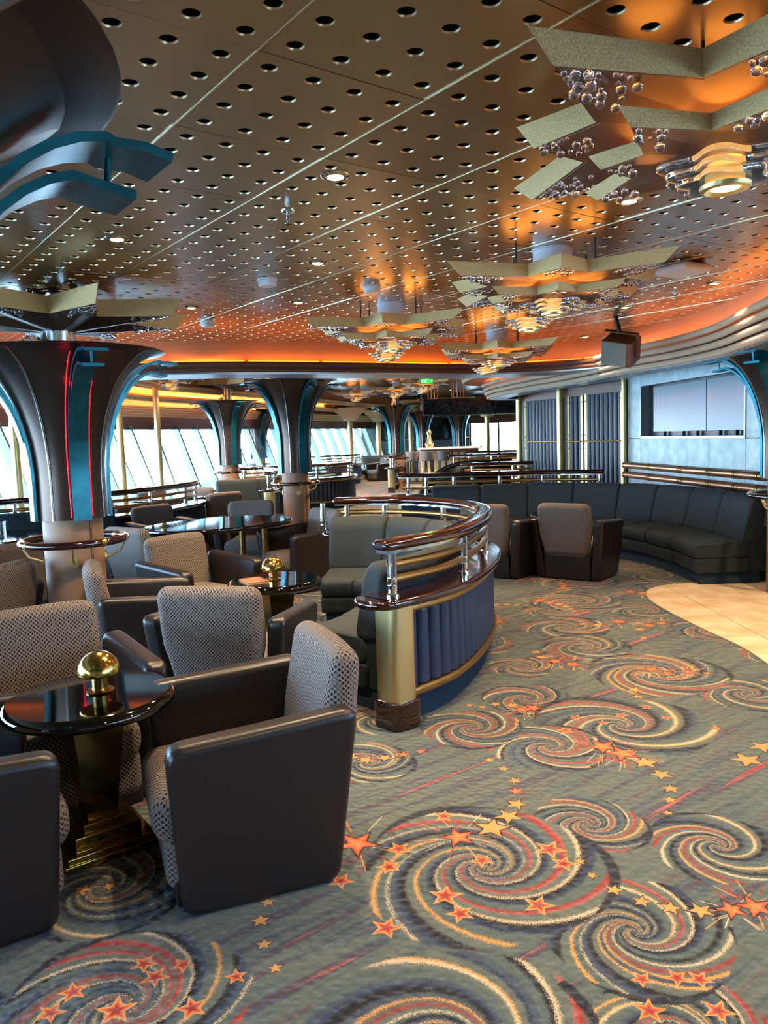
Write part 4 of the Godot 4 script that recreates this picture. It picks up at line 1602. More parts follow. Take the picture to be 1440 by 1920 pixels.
func column(label: String, at: Vector3, H: float, top: float, neon: bool, group: String) -> Node3D:
	var o := thing("tree_column", label, "column", at, 0.0, group)
	var b := MB.new()
	b.lathe(PackedVector2Array([V(0.0, 0.0), V(0.205, 0.0), V(0.2, 0.0), V(0.2, 1.10)]), 40)
	part("shaft", b, M["column stone"], o)
	for g in [0.6, 2.7, 4.8]:
		b = MB.new()
		for e in [-0.03, 0.03]:
			var q := Vector3(cos(g + e), 0, sin(g + e)) * 0.2005
			b.tube(PackedVector3Array([q + Vector3(0, 0.01, 0), q + Vector3(0, 1.08, 0)]), 0.0022, 5)
		part("shaft_seam", b, M["void"], o)
	var y0 := 1.06
	var y1 := 1.32 if H < 2.4 else 1.45
	var line := PackedVector2Array([V(0.235, y0), V(0.235, lerpf(y0, y1, 0.5))])
	for k in 15:
		var u := sin(PI / 2.0 * k / 14.0)
		line.append(V(trumpet_r(u), lerpf(y1, H, u)))
	var fin0 := PI / 2.0 - atan2(-AXIS.y, AXIS.x)   # angle of a fin from +z towards +x is 36.7 degrees
	fin0 = deg_to_rad(36.7)
	var dir := func(a: float) -> Vector3: return Vector3(sin(a), 0, cos(a))
	var half := deg_to_rad(45.0)
	for f in 4:
		for s in [-1.0, 1.0]:
			b = MB.new()
			var rows := []
			for k in 7:
				var t := k / 6.0
				var a: float = fin0 + f * PI / 2.0 + s * half * t
				var d: Vector3 = dir.call(a)
				var row := PackedVector3Array()
				for q in line:
					# shallow hollow between fin and seam
					var hollow := 0.015 * sin(PI * t) * (q.x - 0.20)
					row.append(d * (q.x - hollow) + Vector3(0, q.y, 0))
				rows.append(row)
			if s < 0.0:
				rows.reverse()
			rows.reverse()
			b.grid(rows)
			part("trumpet_panel", b, M["trumpet bronze"], o)
		# a silver seam half-way between two fins
		b = MB.new()
		var sp := PackedVector3Array()
		for q in line:
			sp.append(dir.call(fin0 + f * PI / 2.0 + half) * (q.x + 0.002) + Vector3(0, q.y, 0))
		b.tube(sp, 0.009, 6)
		part("seam_strip", b, M["seam silver"], o)
	b = MB.new()
	var r1 := line[line.size() - 1].x
	b.lathe(PackedVector2Array([V(0.12, H - 0.06), V(r1 * 0.7, H - 0.035), V(r1 - 0.004, H - 0.004), V(r1 + 0.004, H), V(r1 - 0.002, H + 0.004), V(r1 * 0.7, H - 0.02), V(0.12, H - 0.045)]), 48)
	part("rim", b, M["trumpet bronze"], o)
	# teal fins: two curved blades, one above the other, with a strut
	for f in 4:
		var a: float = fin0 + f * PI / 2.0
		var d: Vector3 = dir.call(a)
		var w: Vector3 = dir.call(a + PI / 2.0)
		var up := PackedVector2Array()
		for k in line.size():
			var t := float(k) / (line.size() - 1)
			up.append(V(line[k].x + 0.018 + 0.022 * t * t, line[k].y - 0.004 - 0.034 * t * t * t))
		up[up.size() - 1] = V(r1 + 0.005, H - 0.046)
		up.append(V(r1 + 0.065, H - 0.044))
		up.append(V(r1 + 0.12, H - 0.056))
		var low := PackedVector2Array()
		for k in range(3, 13):
			var u := sin(PI / 2.0 * k / 13.0)
			low.append(V(0.262 + 0.40 * (1.0 - sqrt(maxf(0.0, 1.0 - u * u))), lerpf(y1, H - 0.115, u)))
		low.append(V(0.66, H - 0.13))
		low.append(V(r1 + 0.04, H - 0.142))
		var fin := blade(up, d, w, 0.060, 0.072, 0.02)
		var fo := part("fin", fin, M["teal"], o)
		var lo := blade(low, d, w, 0.055, 0.066, 0.018)
		part("lower_blade", lo, M["teal"], fo)
		b = MB.new()
		b.tube(PackedVector3Array([d * (r1 + 0.01) + Vector3(0, H - 0.05, 0), d * (r1 + 0.0) + Vector3(0, H - 0.14, 0)]), 0.008, 6)
		part("strut", b, M["teal"], fo)
		if neon and f == 0:
			for s in [-1.0, 1.0]:
				b = MB.new()
				var np := PackedVector3Array()
				for k in range(0, line.size() - 3):
					var q := line[k]
					np.append(d * (q.x + 0.014) + w * s * (0.069 + 0.004 * k * 0.3) + Vector3(0, q.y + 0.02, 0))
				b.tube(np, 0.004, 6)
				part("neon_strip", b, M["neon"], o)
				for k in [3, 9]:
					var l := OmniLight3D.new()
					l.name = "neon_light"
					l.light_color = Color(1.0, 0.12, 0.25)
					l.light_energy = 0.0015
					l.light_size = 0.02
					l.omni_range = 6.0
					l.omni_attenuation = 2.0
					l.shadow_enabled = true
					o.add_child(l)
					l.position = np[k] + d * 0.02
	# neck, ceiling collar
	b = MB.new()
	b.lathe(PackedVector2Array([V(0.115, H - 0.05), V(0.115, top)]), 32)
	part("neck", b, M["chrome"], o)
	b = MB.new()
	b.lathe(PackedVector2Array([V(0.116, top - 0.03), V(0.145, top - 0.03), V(0.15, top - 0.022), V(0.15, top - 0.012), V(0.185, top - 0.01), V(0.185, top - 0.002)]), 36)
	part("collar", b, M["dark brass"], o)
	# glass leaves between neck and rim
	for k in 4:
		var g := fin0 + PI / 4.0 + k * PI / 2.0
		var d: Vector3 = dir.call(g)
		var lf := PackedVector2Array()
		for j in 9:
			var u := PI * j / 8.0
			lf.append(V(0.30 + 0.16 * cos(u), H - 0.03 + 0.12 * sin(u)))
		b = MB.new()
		var e: Vector3 = dir.call(g + PI / 2.0)
		b.extrude(lf, -0.006, 0.006, 0.0, 1, func(p: Vector3) -> Vector3: return d * p.x + e * p.z + Vector3(0, p.y, 0))
		part("glass_leaf", b, M["acrylic"], o)
	# rail ring to lean a glass on
	b = MB.new()
	var rp := PackedVector3Array()
	for k in 48:
		rp.append(Vector3(0.345 * cos(TAU * k / 48), 0.9, 0.345 * sin(TAU * k / 48)))
	b.tube(rp, 0.026, 12, true)
	part("rail_ring", b, M["mahogany"], o)
	for k in 4:
		var g := fin0 + deg_to_rad(-18.0) + k * PI / 2.0
		var d: Vector3 = dir.call(g)
		b = MB.new()
		b.tube(PackedVector3Array([d * 0.345 + Vector3(0, 0.88, 0), d * 0.30 + Vector3(0, 0.80, 0), d * 0.205 + Vector3(0, 0.76, 0)]), 0.008, 8)
		b.tube(PackedVector3Array([d * 0.199 + Vector3(0, 0.76, 0), d * 0.208 + Vector3(0, 0.76, 0)]), 0.034, 20)
		part("bracket", b, M["champagne"], o)
		b = MB.new()
		var e: Vector3 = dir.call(g + 0.6)
		var tn: Vector3 = dir.call(g + 0.6 + PI / 2.0)
		b.tube(PackedVector3Array([e * 0.3445 + Vector3(0, 0.9, 0) - tn * 0.018, e * 0.3445 + Vector3(0, 0.9, 0) + tn * 0.018]), 0.029, 14)
		part("rail_collar", b, M["dull brass"], o)
	return o

func blade(p: PackedVector2Array, d: Vector3, w: Vector3, w0: float, w1: float, th: float) -> MB:
	var b := MB.new()
	var m := p.size()
	var a0 := PackedVector3Array()
	var a1 := PackedVector3Array()
	var b0 := PackedVector3Array()
	var b1 := PackedVector3Array()
	for k in m:
		var tg := (p[mini(k + 1, m - 1)] - p[maxi(k - 1, 0)]).normalized()
		var nn := Vector2(tg.y, -tg.x)
		var hw := lerpf(w0, w1, float(k) / (m - 1))
		var c := d * p[k].x + Vector3(0, p[k].y, 0)
		var o := d * nn.x + Vector3(0, nn.y, 0)
		a0.append(c + o * th * 0.5 - w * hw)
		a1.append(c + o * th * 0.5 + w * hw)
		b0.append(c - o * th * 0.5 - w * hw)
		b1.append(c - o * th * 0.5 + w * hw)
	b.grid([a1, a0])
	b.grid([b0, b1])
	b.grid([a0, b0])
	b.grid([b1, a1])
	b.poly([a0[0], a1[0], b1[0], b0[0]])
	b.poly([a1[m - 1], a0[m - 1], b0[m - 1], b1[m - 1]])
	return b

# ------------------------------------------------------------------------------------------------ star canopies
func star_ring(rl: float, rs: float, rv: float, y: float) -> PackedVector3Array:
	var p := PackedVector3Array()
	for k in 16:
		var a := deg_to_rad(36.7) + TAU * k / 16.0
		var r := rv if k % 2 == 1 else (rl if k % 4 == 0 else rs)
		p.append(Vector3(sin(a) * r, y, cos(a) * r))
	return p

func tier(o: Node3D, top: PackedVector3Array, bot: PackedVector3Array, mid_r: float, mid_y: float) -> void:
	var c := Vector3.ZERO
	for k in 16:
		var j := (k + 1) % 16
		var b := MB.new()
		# a fascia with its own thickness
		var inn := func(q: Vector3) -> Vector3: return Vector3(q.x * 0.965, q.y, q.z * 0.965)
		b.poly([top[k], bot[k], bot[j], top[j]])
		b.poly([inn.call(top[j]), inn.call(bot[j]), inn.call(bot[k]), inn.call(top[k])])
		b.poly([top[k], top[j], inn.call(top[j]), inn.call(top[k])])
		part("fascia_panel", b, M["gold leaf"], o)
		b = MB.new()
		var ak := atan2(bot[k].x, bot[k].z)
		var aj := atan2(bot[j].x, bot[j].z)
		var mk := Vector3(sin(ak) * mid_r, mid_y, cos(ak) * mid_r)
		var mj := Vector3(sin(aj) * mid_r, mid_y, cos(aj) * mid_r)
		b.poly([bot[k], mk, mj, bot[j]])
		b.poly([bot[j] + Vector3(0, 0.004, 0), mj + Vector3(0, 0.004, 0), mk + Vector3(0, 0.004, 0), bot[k] + Vector3(0, 0.004, 0)])
		part("soffit_panel", b, M["canopy brown"], o)

func beads(o: Node3D, bot: PackedVector3Array, each: int, single: bool, big: float, lift := 0.0) -> void:
	var sphere := SphereMesh.new()
	sphere.radius = 1.0
	sphere.height = 2.0
	sphere.radial_segments = 14
	sphere.rings = 7
	var places := []
	for k in range(0, 16, 2):
		var tip := bot[k]
		var sa := bot[(k + 1) % 16]
		var sb := bot[(k + 15) % 16]
		var hub := Vector3(0, tip.y + lift, 0)
		var want := each if k % 4 == 0 else each * 2 / 3
		var mine := []
		var tries := 0
		while mine.size() < want and tries < want * 9:
			tries += 1
			var along := pow(rng.randf(), 0.9) * 0.46 + 0.02
			var edge := sa if rng.randf() < 0.5 else sb
			var p := tip.lerp(edge, along)
			p = p.lerp(hub, 0.02 + rng.randf() * rng.randf() * 0.34 * (1.0 - 0.6 * along))
			var r := big * (rng.randf_range(0.95, 1.2) if rng.randf() < 0.4 else rng.randf_range(0.5, 0.75))
			p.y -= r * 0.7
			var ok := true
			for o2 in mine:
				if (o2[0] - p).length() < (o2[1] + r) * 1.02:
					ok = false
					break
			if ok:
				mine.append([p, r])
		places.append_array(mine)
	if single:
		for q in places:
			var m := part("crystal_bead", sphere, M["crystal"], o)
			m.position = q[0]
			m.scale = Vector3.ONE * q[1]
	else:
		var mm := MultiMesh.new()
		mm.transform_format = MultiMesh.TRANSFORM_3D
		mm.mesh = sphere
		mm.instance_count = places.size()
		for k in places.size():
			mm.set_instance_transform(k, Transform3D(Basis().scaled(Vector3.ONE * places[k][1]), places[k][0]))
		var mi := MultiMeshInstance3D.new()
		mi.name = "crystal_beads"
		mi.multimesh = mm
		mi.material_override = M["crystal"]
		mi.set_meta("kind", "stuff")
		o.add_child(mi, true)

func acrylic(o: Node3D, at: Vector3, k0: float) -> void:
	# a stack of scalloped clear plates round a downlight
	for k in 3:
		var pl := PackedVector2Array()
		var lobes := 6
		for j in 72:
			var a := TAU * j / 72.0
			pl.append(V(cos(a), sin(a)) * (0.175 - 0.026 * k + (0.026 - 0.004 * k) * cos(a * lobes + k * 0.5)) * k0)
		var hole := PackedVector2Array()
		var b := MB.new()
		var y := -0.020 * k
		b.extrude(pl, y - 0.0165, y, 0.003, 1, func(p: Vector3) -> Vector3: return at + Vector3(p.x, p.z, -p.y))
		part("acrylic_plate", b, M["acrylic"], o)
	var b := MB.new()
	b.lathe(PackedVector2Array([V(0.045, -0.060), V(0.058, -0.078), V(0.070, -0.074), V(0.072, -0.062), V(0.06, -0.058)]), 32, at)
	part("lamp_ring", b, M["champagne"], o)
	b = MB.new()
	b.lathe(PackedVector2Array([V(0.0, -0.07), V(0.040, -0.07), V(0.042, -0.064)]), 20, at)
	part("bulb", b, M["warm bulb"], o)
	b = MB.new()
	b.lathe(PackedVector2Array([V(0.055, -0.057), V(0.055, 0.008)]), 24, at)
	part("inner_glow_tube", b, M["soft glow"], o)
	var l := SpotLight3D.new()
	l.name = "canopy_lamp"
	l.light_color = Color(1.0, 0.82, 0.58)
	l.light_energy = 1.6
	l.light_size = 0.03
	l.spot_angle = 58.0
	l.spot_angle_attenuation = 0.8
	l.spot_range = 12.0
	l.spot_attenuation = 2.0
	l.shadow_enabled = true
	o.add_child(l)
	l.position = at + Vector3(0, -0.09, 0)
	l.rotation.x = -PI / 2.0

func hanging_canopy(label: String, at: Vector3, top: float, single: bool, group: String) -> Node3D:
	# at is the point on the ceiling; everything hangs below it
	var o := thing("star_canopy", label, "ceiling light", at, 0.0, group)
	var y1 := -0.22
	var t1 := star_ring(0.84, 0.60, 0.425, y1 + 0.066)
	var b1 := star_ring(0.75, 0.55, 0.42, y1)
	tier(o, t1, b1, 0.02, y1 + 0.02)
	var y2 := -0.298
	var t2 := star_ring(0.51, 0.39, 0.275, y2 + 0.042)
	var b2 := star_ring(0.455, 0.355, 0.27, y2)
	tier(o, t2, b2, 0.05, y2 + 0.012)
	rng.seed = 300 + int(at.x * 100.0)
	beads(o, b1, 26 if single else 34, single, 0.0125 if single else 0.011)
	beads(o, b2, 9 if single else 16, single, 0.0115 if single else 0.010)
	var b := MB.new()
	if not single:
		b.lathe(PackedVector2Array([V(0.115, -0.19), V(0.115, -0.012), V(0.121, -0.010), V(0.121, 0.0)]), 32)
		part("duct", b, M["white duct"], o)
	for k in 4:
		var a := deg_to_rad(36.7 + 90.0 * k)
		b = MB.new()
		var q := Vector3(sin(a), 0, cos(a)) * (0.12 if single else 0.31)
		b.tube(PackedVector3Array([q, q + Vector3(0, -0.2, 0)]), 0.006, 6)
		part("rod", b, M["black metal"], o)
	# the hidden warm ring between the tiers
	b = MB.new()
	var rp := PackedVector3Array()
	for k in 32:
		rp.append(Vector3(0.17 * cos(TAU * k / 32), y1 - 0.022, 0.17 * sin(TAU * k / 32)))
	b.tube(rp, 0.006, 6, true)
	part("light_ring", b, M["orange glow"], o)
	for k in 4:
		var l := OmniLight3D.new()
		l.name = "ring_light"
		l.light_color = Color(1.0, 0.60, 0.22)
		l.light_energy = 0.045
		l.light_size = 0.12
		l.omni_range = 6.0
		l.omni_attenuation = 2.0
		l.shadow_enabled = true
		o.add_child(l)
		l.position = Vector3(0.2 * cos(TAU * k / 4 + 0.4), y1 - 0.02, 0.2 * sin(TAU * k / 4 + 0.4))
	acrylic(o, Vector3(0, y2 - 0.012, 0), 1.0)
	return o

func column_canopy(col: Node3D, y: float, single: bool, wide := 1.0) -> void:
	var o := Node3D.new()
	o.name = "canopy"
	col.add_child(o, true)
	o.position = Vector3(0, y, 0)
	o.scale = Vector3(wide, 1.0, wide)
	var t1 := star_ring(0.93, 0.90, 0.42, -0.10)
	var b1 := star_ring(0.85, 0.83, 0.40, -0.21)
	tier(o, t1, b1, 0.118, -0.275)
	rng.seed = 900 + int(col.position.x * 100.0)
	beads(o, b1, 30, single, 0.0135, -0.06)

# ------------------------------------------------------------------------------------------------ fittings
func downlight(label: String, x: float, z: float, y: float, e: float, lit := true) -> void:
	var o := thing("downlight", label, "ceiling light", Vector3(x, y, z), 0.0, "recessed downlights")
	var b := MB.new()
	b.lathe(PackedVector2Array([V(0.036, 0.003), V(0.036, -0.008), V(0.044, -0.011), V(0.058, -0.006), V(0.062, 0.0)]), 32)
	part("bezel", b, M["chrome"], o)
	b = MB.new()
	b.lathe(PackedVector2Array([V(0.0, -0.016), V(0.022, -0.013), V(0.033, -0.002), V(0.033, 0.004)]), 20)
	part("bulb", b, M["warm bulb"] if lit else M["white plastic"], o)
	if lit:
		var l := SpotLight3D.new()
		l.name = "downlight_lamp"
		l.light_color = Color(1.0, 0.88, 0.72)
		l.light_energy = e
		l.light_size = 0.035
		l.spot_angle = 55.0
		l.spot_angle_attenuation = 0.7
		l.spot_range = 14.0
		l.spot_attenuation = 2.0
		l.shadow_enabled = true
		o.add_child(l)
		l.position.y = -0.03
		l.rotation.x = -PI / 2.0

func ceiling_things() -> void:
	var dl := [[-0.15, -3.29, "lit recessed downlight in the near ceiling, just above the sprinkler", true], [-1.33, -4.13, "lit recessed downlight below the blue tipped fin of the overhead column", true],
		[-0.35, -4.84, "small amber downlight beside the white smoke detector", true], [-0.61, -6.17, "brightest amber downlight, mirrored as a streak in the ceiling", true],
		[-1.46, -6.24, "recessed downlight beyond the star tips of the nearest full column", true], [2.56, -5.99, "downlight just past the white access point", true],
		[1.21, -3.78, "downlight peeping out below the tip of the nearest star canopy", true], [2.39, -9.1, "downlight near the speaker at the orange cove", true], [2.2, -7.0, "small downlight behind the second star canopy, before the speaker", true]]
	for d in dl:
		downlight(d[2], d[0], d[1], CEIL, 1.0 if d[0] > 2.0 else 3.0, d[3])
	# the ones over the carpet behind the viewer, which light the foreground
	for d in [[0.5, -0.9], [1.6, -1.2], [-0.6, 0.6], [0.9, 0.8], [2.0, -2.6]]:
		downlight("recessed downlight in the ceiling over the nearest carpet", d[0], d[1], CEIL, 1.7, true)
	# beyond the cove
	var over := ["over the window-side booth", "over the short rail end", "nearest the far side of the cove", "over the stairwell parapet", "before the nearer window column", "over the dark panelled partition", "between the far window tables", "left of the bar stools", "over the farthest railed partition", "over the bar", "against the forward wall", "behind the copper rods"]
	var k := 0
	for d in [[-3.6, -11.0], [-1.9, -13.2], [0.6, -12.6], [1.6, -14.2], [-2.9, -16.0], [-0.4, -17.5], [-1.4, -20.5], [1.4, -22.0], [-0.3, -25.0], [2.3, -25.4], [0.6, -28.5], [3.9, -18.5]]:
		downlight("small downlight in the ceiling beyond the orange cove, " + over[k], d[0], d[1], CEIL2, 12.0, true)
		k += 1
	# over the marble
	for d in [[3.5, -6.0], [3.6, -4.6]]:
		downlight("recessed downlight over the marble floor", d[0], d[1], 2.40, 3.0, true)
	# sprinklers
	var b := MB.new()
	var sp := thing("sprinkler", "chrome sprinkler hanging from the ceiling near the first downlight", "sprinkler", Vector3(-0.40, CEIL, -3.75), 0.0, "ceiling sprinklers")
	b.lathe(PackedVector2Array([V(0.008, -0.012), V(0.03, -0.010), V(0.034, -0.002), V(0.034, 0.0)]), 24)
	part("rosette", b, M["chrome"], sp)
	b = MB.new()
	b.lathe(PackedVector2Array([V(0.0, -0.062), V(0.016, -0.062), V(0.017, -0.060), V(0.006, -0.058), V(0.005, -0.045), V(0.009, -0.04), V(0.009, -0.03), V(0.006, -0.012), V(0.006, 0.0)]), 16)
	part("head", b, M["chrome"], sp)
	dup(sp, Vector3(-0.62, CEIL, -7.4), 0.0, "small chrome sprinkler before the orange cove, beside the second row star canopy", "ceiling sprinklers")
	dup(sp, Vector3(2.4, CEIL, -6.35), 0.0, "chrome sprinkler between the access point and the speaker", "ceiling sprinklers")
	# smoke detectors
	var sd := thing("smoke_detector", "flat white round smoke detector on the ceiling left of centre", "smoke detector", Vector3(-0.72, CEIL, -5.27), 0.0, "round white detectors")
	b = MB.new()
	b.lathe(PackedVector2Array([V(0.0, -0.05), V(0.05, -0.05), V(0.057, -0.044), V(0.06, -0.03), V(0.06, -0.012), V(0.066, -0.010), V(0.066, 0.0)]), 32)
	part("body", b, M["white plastic"], sd)
	dup(sd, Vector3(-0.03, CEIL, -5.65), 0.0, "white round detector just above the duct of the second row star canopy", "round white detectors")
	dup(sd, Vector3(-1.5, CEIL, -7.0), 0.0, "white detector near the window side of the orange cove", "round white detectors")
	# wireless access point
	var ap := thing("access_point", "white box shaped wireless access point behind the star tip", "access point", Vector3(2.03, CEIL, -5.24), 0.55)
	b = MB.new()
	b.rbox(Vector3(0, -0.045, 0), Vector3(0.26, 0.055, 0.26), 0.025, 3)
	part("case", b, M["white plastic"], ap)
	b = MB.new()
	b.rbox(Vector3(0.04, -0.012, -0.03), Vector3(0.2, 0.024, 0.2), 0.005, 1)
	part("mount", b, M["dark grey"], ap)
	b = MB.new()
	b.lathe(PackedVector2Array([V(0.0, -0.0745), V(0.004, -0.0735), V(0.005, -0.072)]), 10, Vector3(-0.06, 0, 0.05))
	part("status_led", b, M["led blue"], ap)
	# loudspeaker tilted under its bracket
	var lo := thing("loudspeaker", "brown loudspeaker with grey grille tilted down below the cove", "speaker", Vector3(2.33, 2.30, -7.55), 0.0)
	lo.rotation = Vector3(0.42, -0.75, -0.25)
	b = MB.new()
	b.rbox(Vector3(0, 0, 0), Vector3(0.30, 0.24, 0.24), 0.008, 1)
	part("cabinet", b, M["speaker brown"], lo)
	b = MB.new()
	b.rbox(Vector3(-0.02, 0, 0.122), Vector3(0.25, 0.23, 0.012), 0.004, 1)
	part("grille", b, M["speaker grey"], lo)
	b = MB.new()
	b.rbox(Vector3(0.158, 0.06, 0), Vector3(0.012, 0.22, 0.05), 0.003, 1)
	b.rbox(Vector3(0, 0.175, 0), Vector3(0.33, 0.012, 0.05), 0.003, 1)
	part("bracket", b, M["speaker brown"], lo)
	b = MB.new()
	b.tube(PackedVector3Array([Vector3(-0.02, 0.17, 0), Vector3(-0.15, 0.35, -0.14)]), 0.02, 8)
	part("stem", b, M["black metal"], lo)
	# the exit sign far across the lounge
	var ex := thing("exit_sign", "green lit EXIT sign hanging below the far ceiling", "exit sign", Vector3(0.94, 2.62, -15.6), -0.06)
	b = MB.new()
	b.rbox(Vector3.ZERO, Vector3(0.27, 0.105, 0.03), 0.004, 1)
	part("panel", b, M["exit green"], ex)
	for x in [-0.1, 0.1]:
		b = MB.new()
		b.tube(PackedVector3Array([Vector3(x, 0.05, 0), Vector3(x, 0.36, 0)]), 0.006, 6)
		part("hanger", b, M["black metal"], ex)
	var tm := TextMesh.new()
	tm.text = "EXIT"
	var sf := SystemFont.new()
	sf.font_names = PackedStringArray(["Droid Sans"])
	tm.font = sf
	tm.font_size = 32
	tm.pixel_size = 0.0026
	tm.depth = 0.004
	var te := part("lettering", tm, M["exit white"], ex)
	te.position = Vector3(-0.03, -0.002, 0.017)
	b = MB.new()
	b.box(Vector3(0.10, 0, 0.017), Vector3(0.03, 0.04, 0.004))
	part("running_symbol", b, M["exit white"], ex)
	var li := OmniLight3D.new()
	li.name = "exit_light"
	li.light_color = Color(0.2, 1.0, 0.4)
	li.light_energy = 0.02
	li.light_size = 0.05
	li.omni_range = 8.0
	li.omni_attenuation = 2.0
	li.shadow_enabled = true
	ex.add_child(li)
	li.position = Vector3(0, 0, 0.06)

func canopies() -> void:
	var g := "hanging star canopies"
	hanging_canopy("large brown and gold star canopy nearest the viewer, cut by the picture's edge", Vector3(1.036, CEIL, -2.355), 0.0, true, g)
	var c := hanging_canopy("whole star canopy with white duct, second from the viewer, before the access point", Vector3(1.054, CEIL, -4.72), 0.0, false, g)
	acrylic(c, Vector3(-0.05, -0.335, -0.50), 0.8)
	dup(c, Vector3(0.12, CEIL, -6.43), 0.0, "star canopy over the curved sofa's far end, in front of the orange cove", g)
	dup(c, Vector3(1.27, CEIL, -8.4), 0.0, "farthest star canopy before the orange cove, over the rear-facing armchairs", g)
	var k := 0
	var far := ["far star canopy beyond the cove, over the window tables", "far star canopy next to the gold poles", "far star canopy over the aisle beyond the second column", "far star canopy left of the aisle column", "far star canopy behind the aisle column", "far star canopy in front of the copper rods", "far star canopy between the twin columns and the cove", "far star canopy nearest the forward windows"]
	for q in [[-4.3, -12.3], [-3.9, -14.5], [-1.9, -15.2], [-0.65, -22.0], [0.45, -20.6], [1.1, -18.6], [-2.4, -18.8], [-1.6, -26.0]]:
		dup(c, Vector3(q[0], CEIL2, q[1]), 0.0, far[k], g)
		k += 1

func columns() -> void:
	var g := "tree columns"
	var a := column("nearest full tree column with pink neon beside its teal fin and a mahogany ring", Vector3(-2.2, 0, -5.45), 2.20, CEIL, true, g)
	column_canopy(a, CEIL, true)
	var p := column("tree column overhead, only its flaring top and blue fin tips in the picture", Vector3(-1.11, 0, -1.25), 2.20, CEIL, false, g)
	dup(p, Vector3(3.68, 0, -6.95), 0.0, "tree column at the end of the long banquette, half outside the picture", g)
	column_canopy(p, CEIL, false, 0.74)
	var t := column("tall tree column beyond the orange cove, second along the aisle, with a mahogany ring", Vector3(-1.33, 0, -11.8), 2.43, CEIL2, false, g)
	column_canopy(t, CEIL2, false)
	var k := 0
	var far := ["tall tree column close to the windows, nearer of the two side by side", "tall tree column close to the windows, farther of the two side by side", "slender tree column beside the aisle in front of the bar stools", "distant tree column just behind the aisle column", "distant tree column behind the end of the bar"]
	for q in [[-3.34, -17.0], [-3.5, -22.0], [0.44, -22.9], [1.55, -29.2], [2.9, -29.0]]:
		dup(t, Vector3(q[0], 0, q[1]), 0.0, far[k], g)
		k += 1
	# gold poles
	var pole := thing("gold_pole", "gold pole by the windows, nearest the picture's edge", "pole", Vector3(-4.75, 0, -10.1), 0.0, "gold poles")
	var b := MB.new()
	b.lathe(PackedVector2Array([V(0.0, 0.0), V(0.055, 0.0), V(0.055, 2.96)]), 20)
	part("shaft", b, M["champagne"], pole)
	k = 0
	far = ["gold pole by the windows just right of the nearest full column", "second gold pole by the windows right of the nearest full column"]
	for q in [[-4.35, -13.0], [-4.15, -14.5]]:
		dup(pole, Vector3(q[0], 0, q[1]), 0.0, far[k], "gold poles")
		k += 1
	var tall := thing("flared_pole", "gold pole with a stepped cream capital before the far windows", "pole", Vector3(-1.05, 0, -26.5), 0.0, "gold poles")
	b = MB.new()
	b.lathe(PackedVector2Array([V(0.0, 0.0), V(0.09, 0.0), V(0.09, 2.15)]), 20)
	part("shaft", b, M["champagne"], tall)
	b = MB.new()
	var cp := PackedVector2Array()
	for j in 5:
		cp.append(V(0.16 + 0.09 * j, 2.12 + 0.09 * j))
		cp.append(V(0.22 + 0.09 * j, 2.14 + 0.09 * j))
		cp.append(V(0.24 + 0.09 * j, 2.20 + 0.09 * j))
	b.lathe(cp, 28)
	part("capital", b, M["roll cream"], tall)
	k = 0
	far = ["gold pole with cream capital against the forward wall", "gold pole with cream capital before the bright end window", "gold pole against the forward wall between the screens"]
	for q in [[-0.1, -29.6], [3.75, -27.5], [1.15, -30.4]]:
		dup(tall, Vector3(q[0], 0, q[1]), 0.0, far[k], "gold poles")
		k += 1
	var w := thing("wall_pole", "slim gold pole where the silver wall meets the blue padding", "pole", blue.off(0.0, 0.06, 0.0), 0.0, "gold poles")
	b = MB.new()
	b.lathe(PackedVector2Array([V(0.0, 0.0), V(0.035, 0.0), V(0.035, 2.40)]), 16)
	part("shaft", b, M["champagne"], w)
	var o := thing("wall_pole", "thick gold pole in the middle of the blue padded wall", "pole", blue.off(blue.length * 0.535, 0.10, 0.0), 0.0, "gold poles")
	b = MB.new()
	b.lathe(PackedVector2Array([V(0.0, 0.0), V(0.055, 0.0), V(0.055, 2.40)]), 20)
	part("shaft", b, M["champagne"], o)
	dup(o, blue.off(blue.length - 0.02, 0.08, 0.0), 0.0, "thick gold pole at the stair end of the blue padded wall", "gold poles")

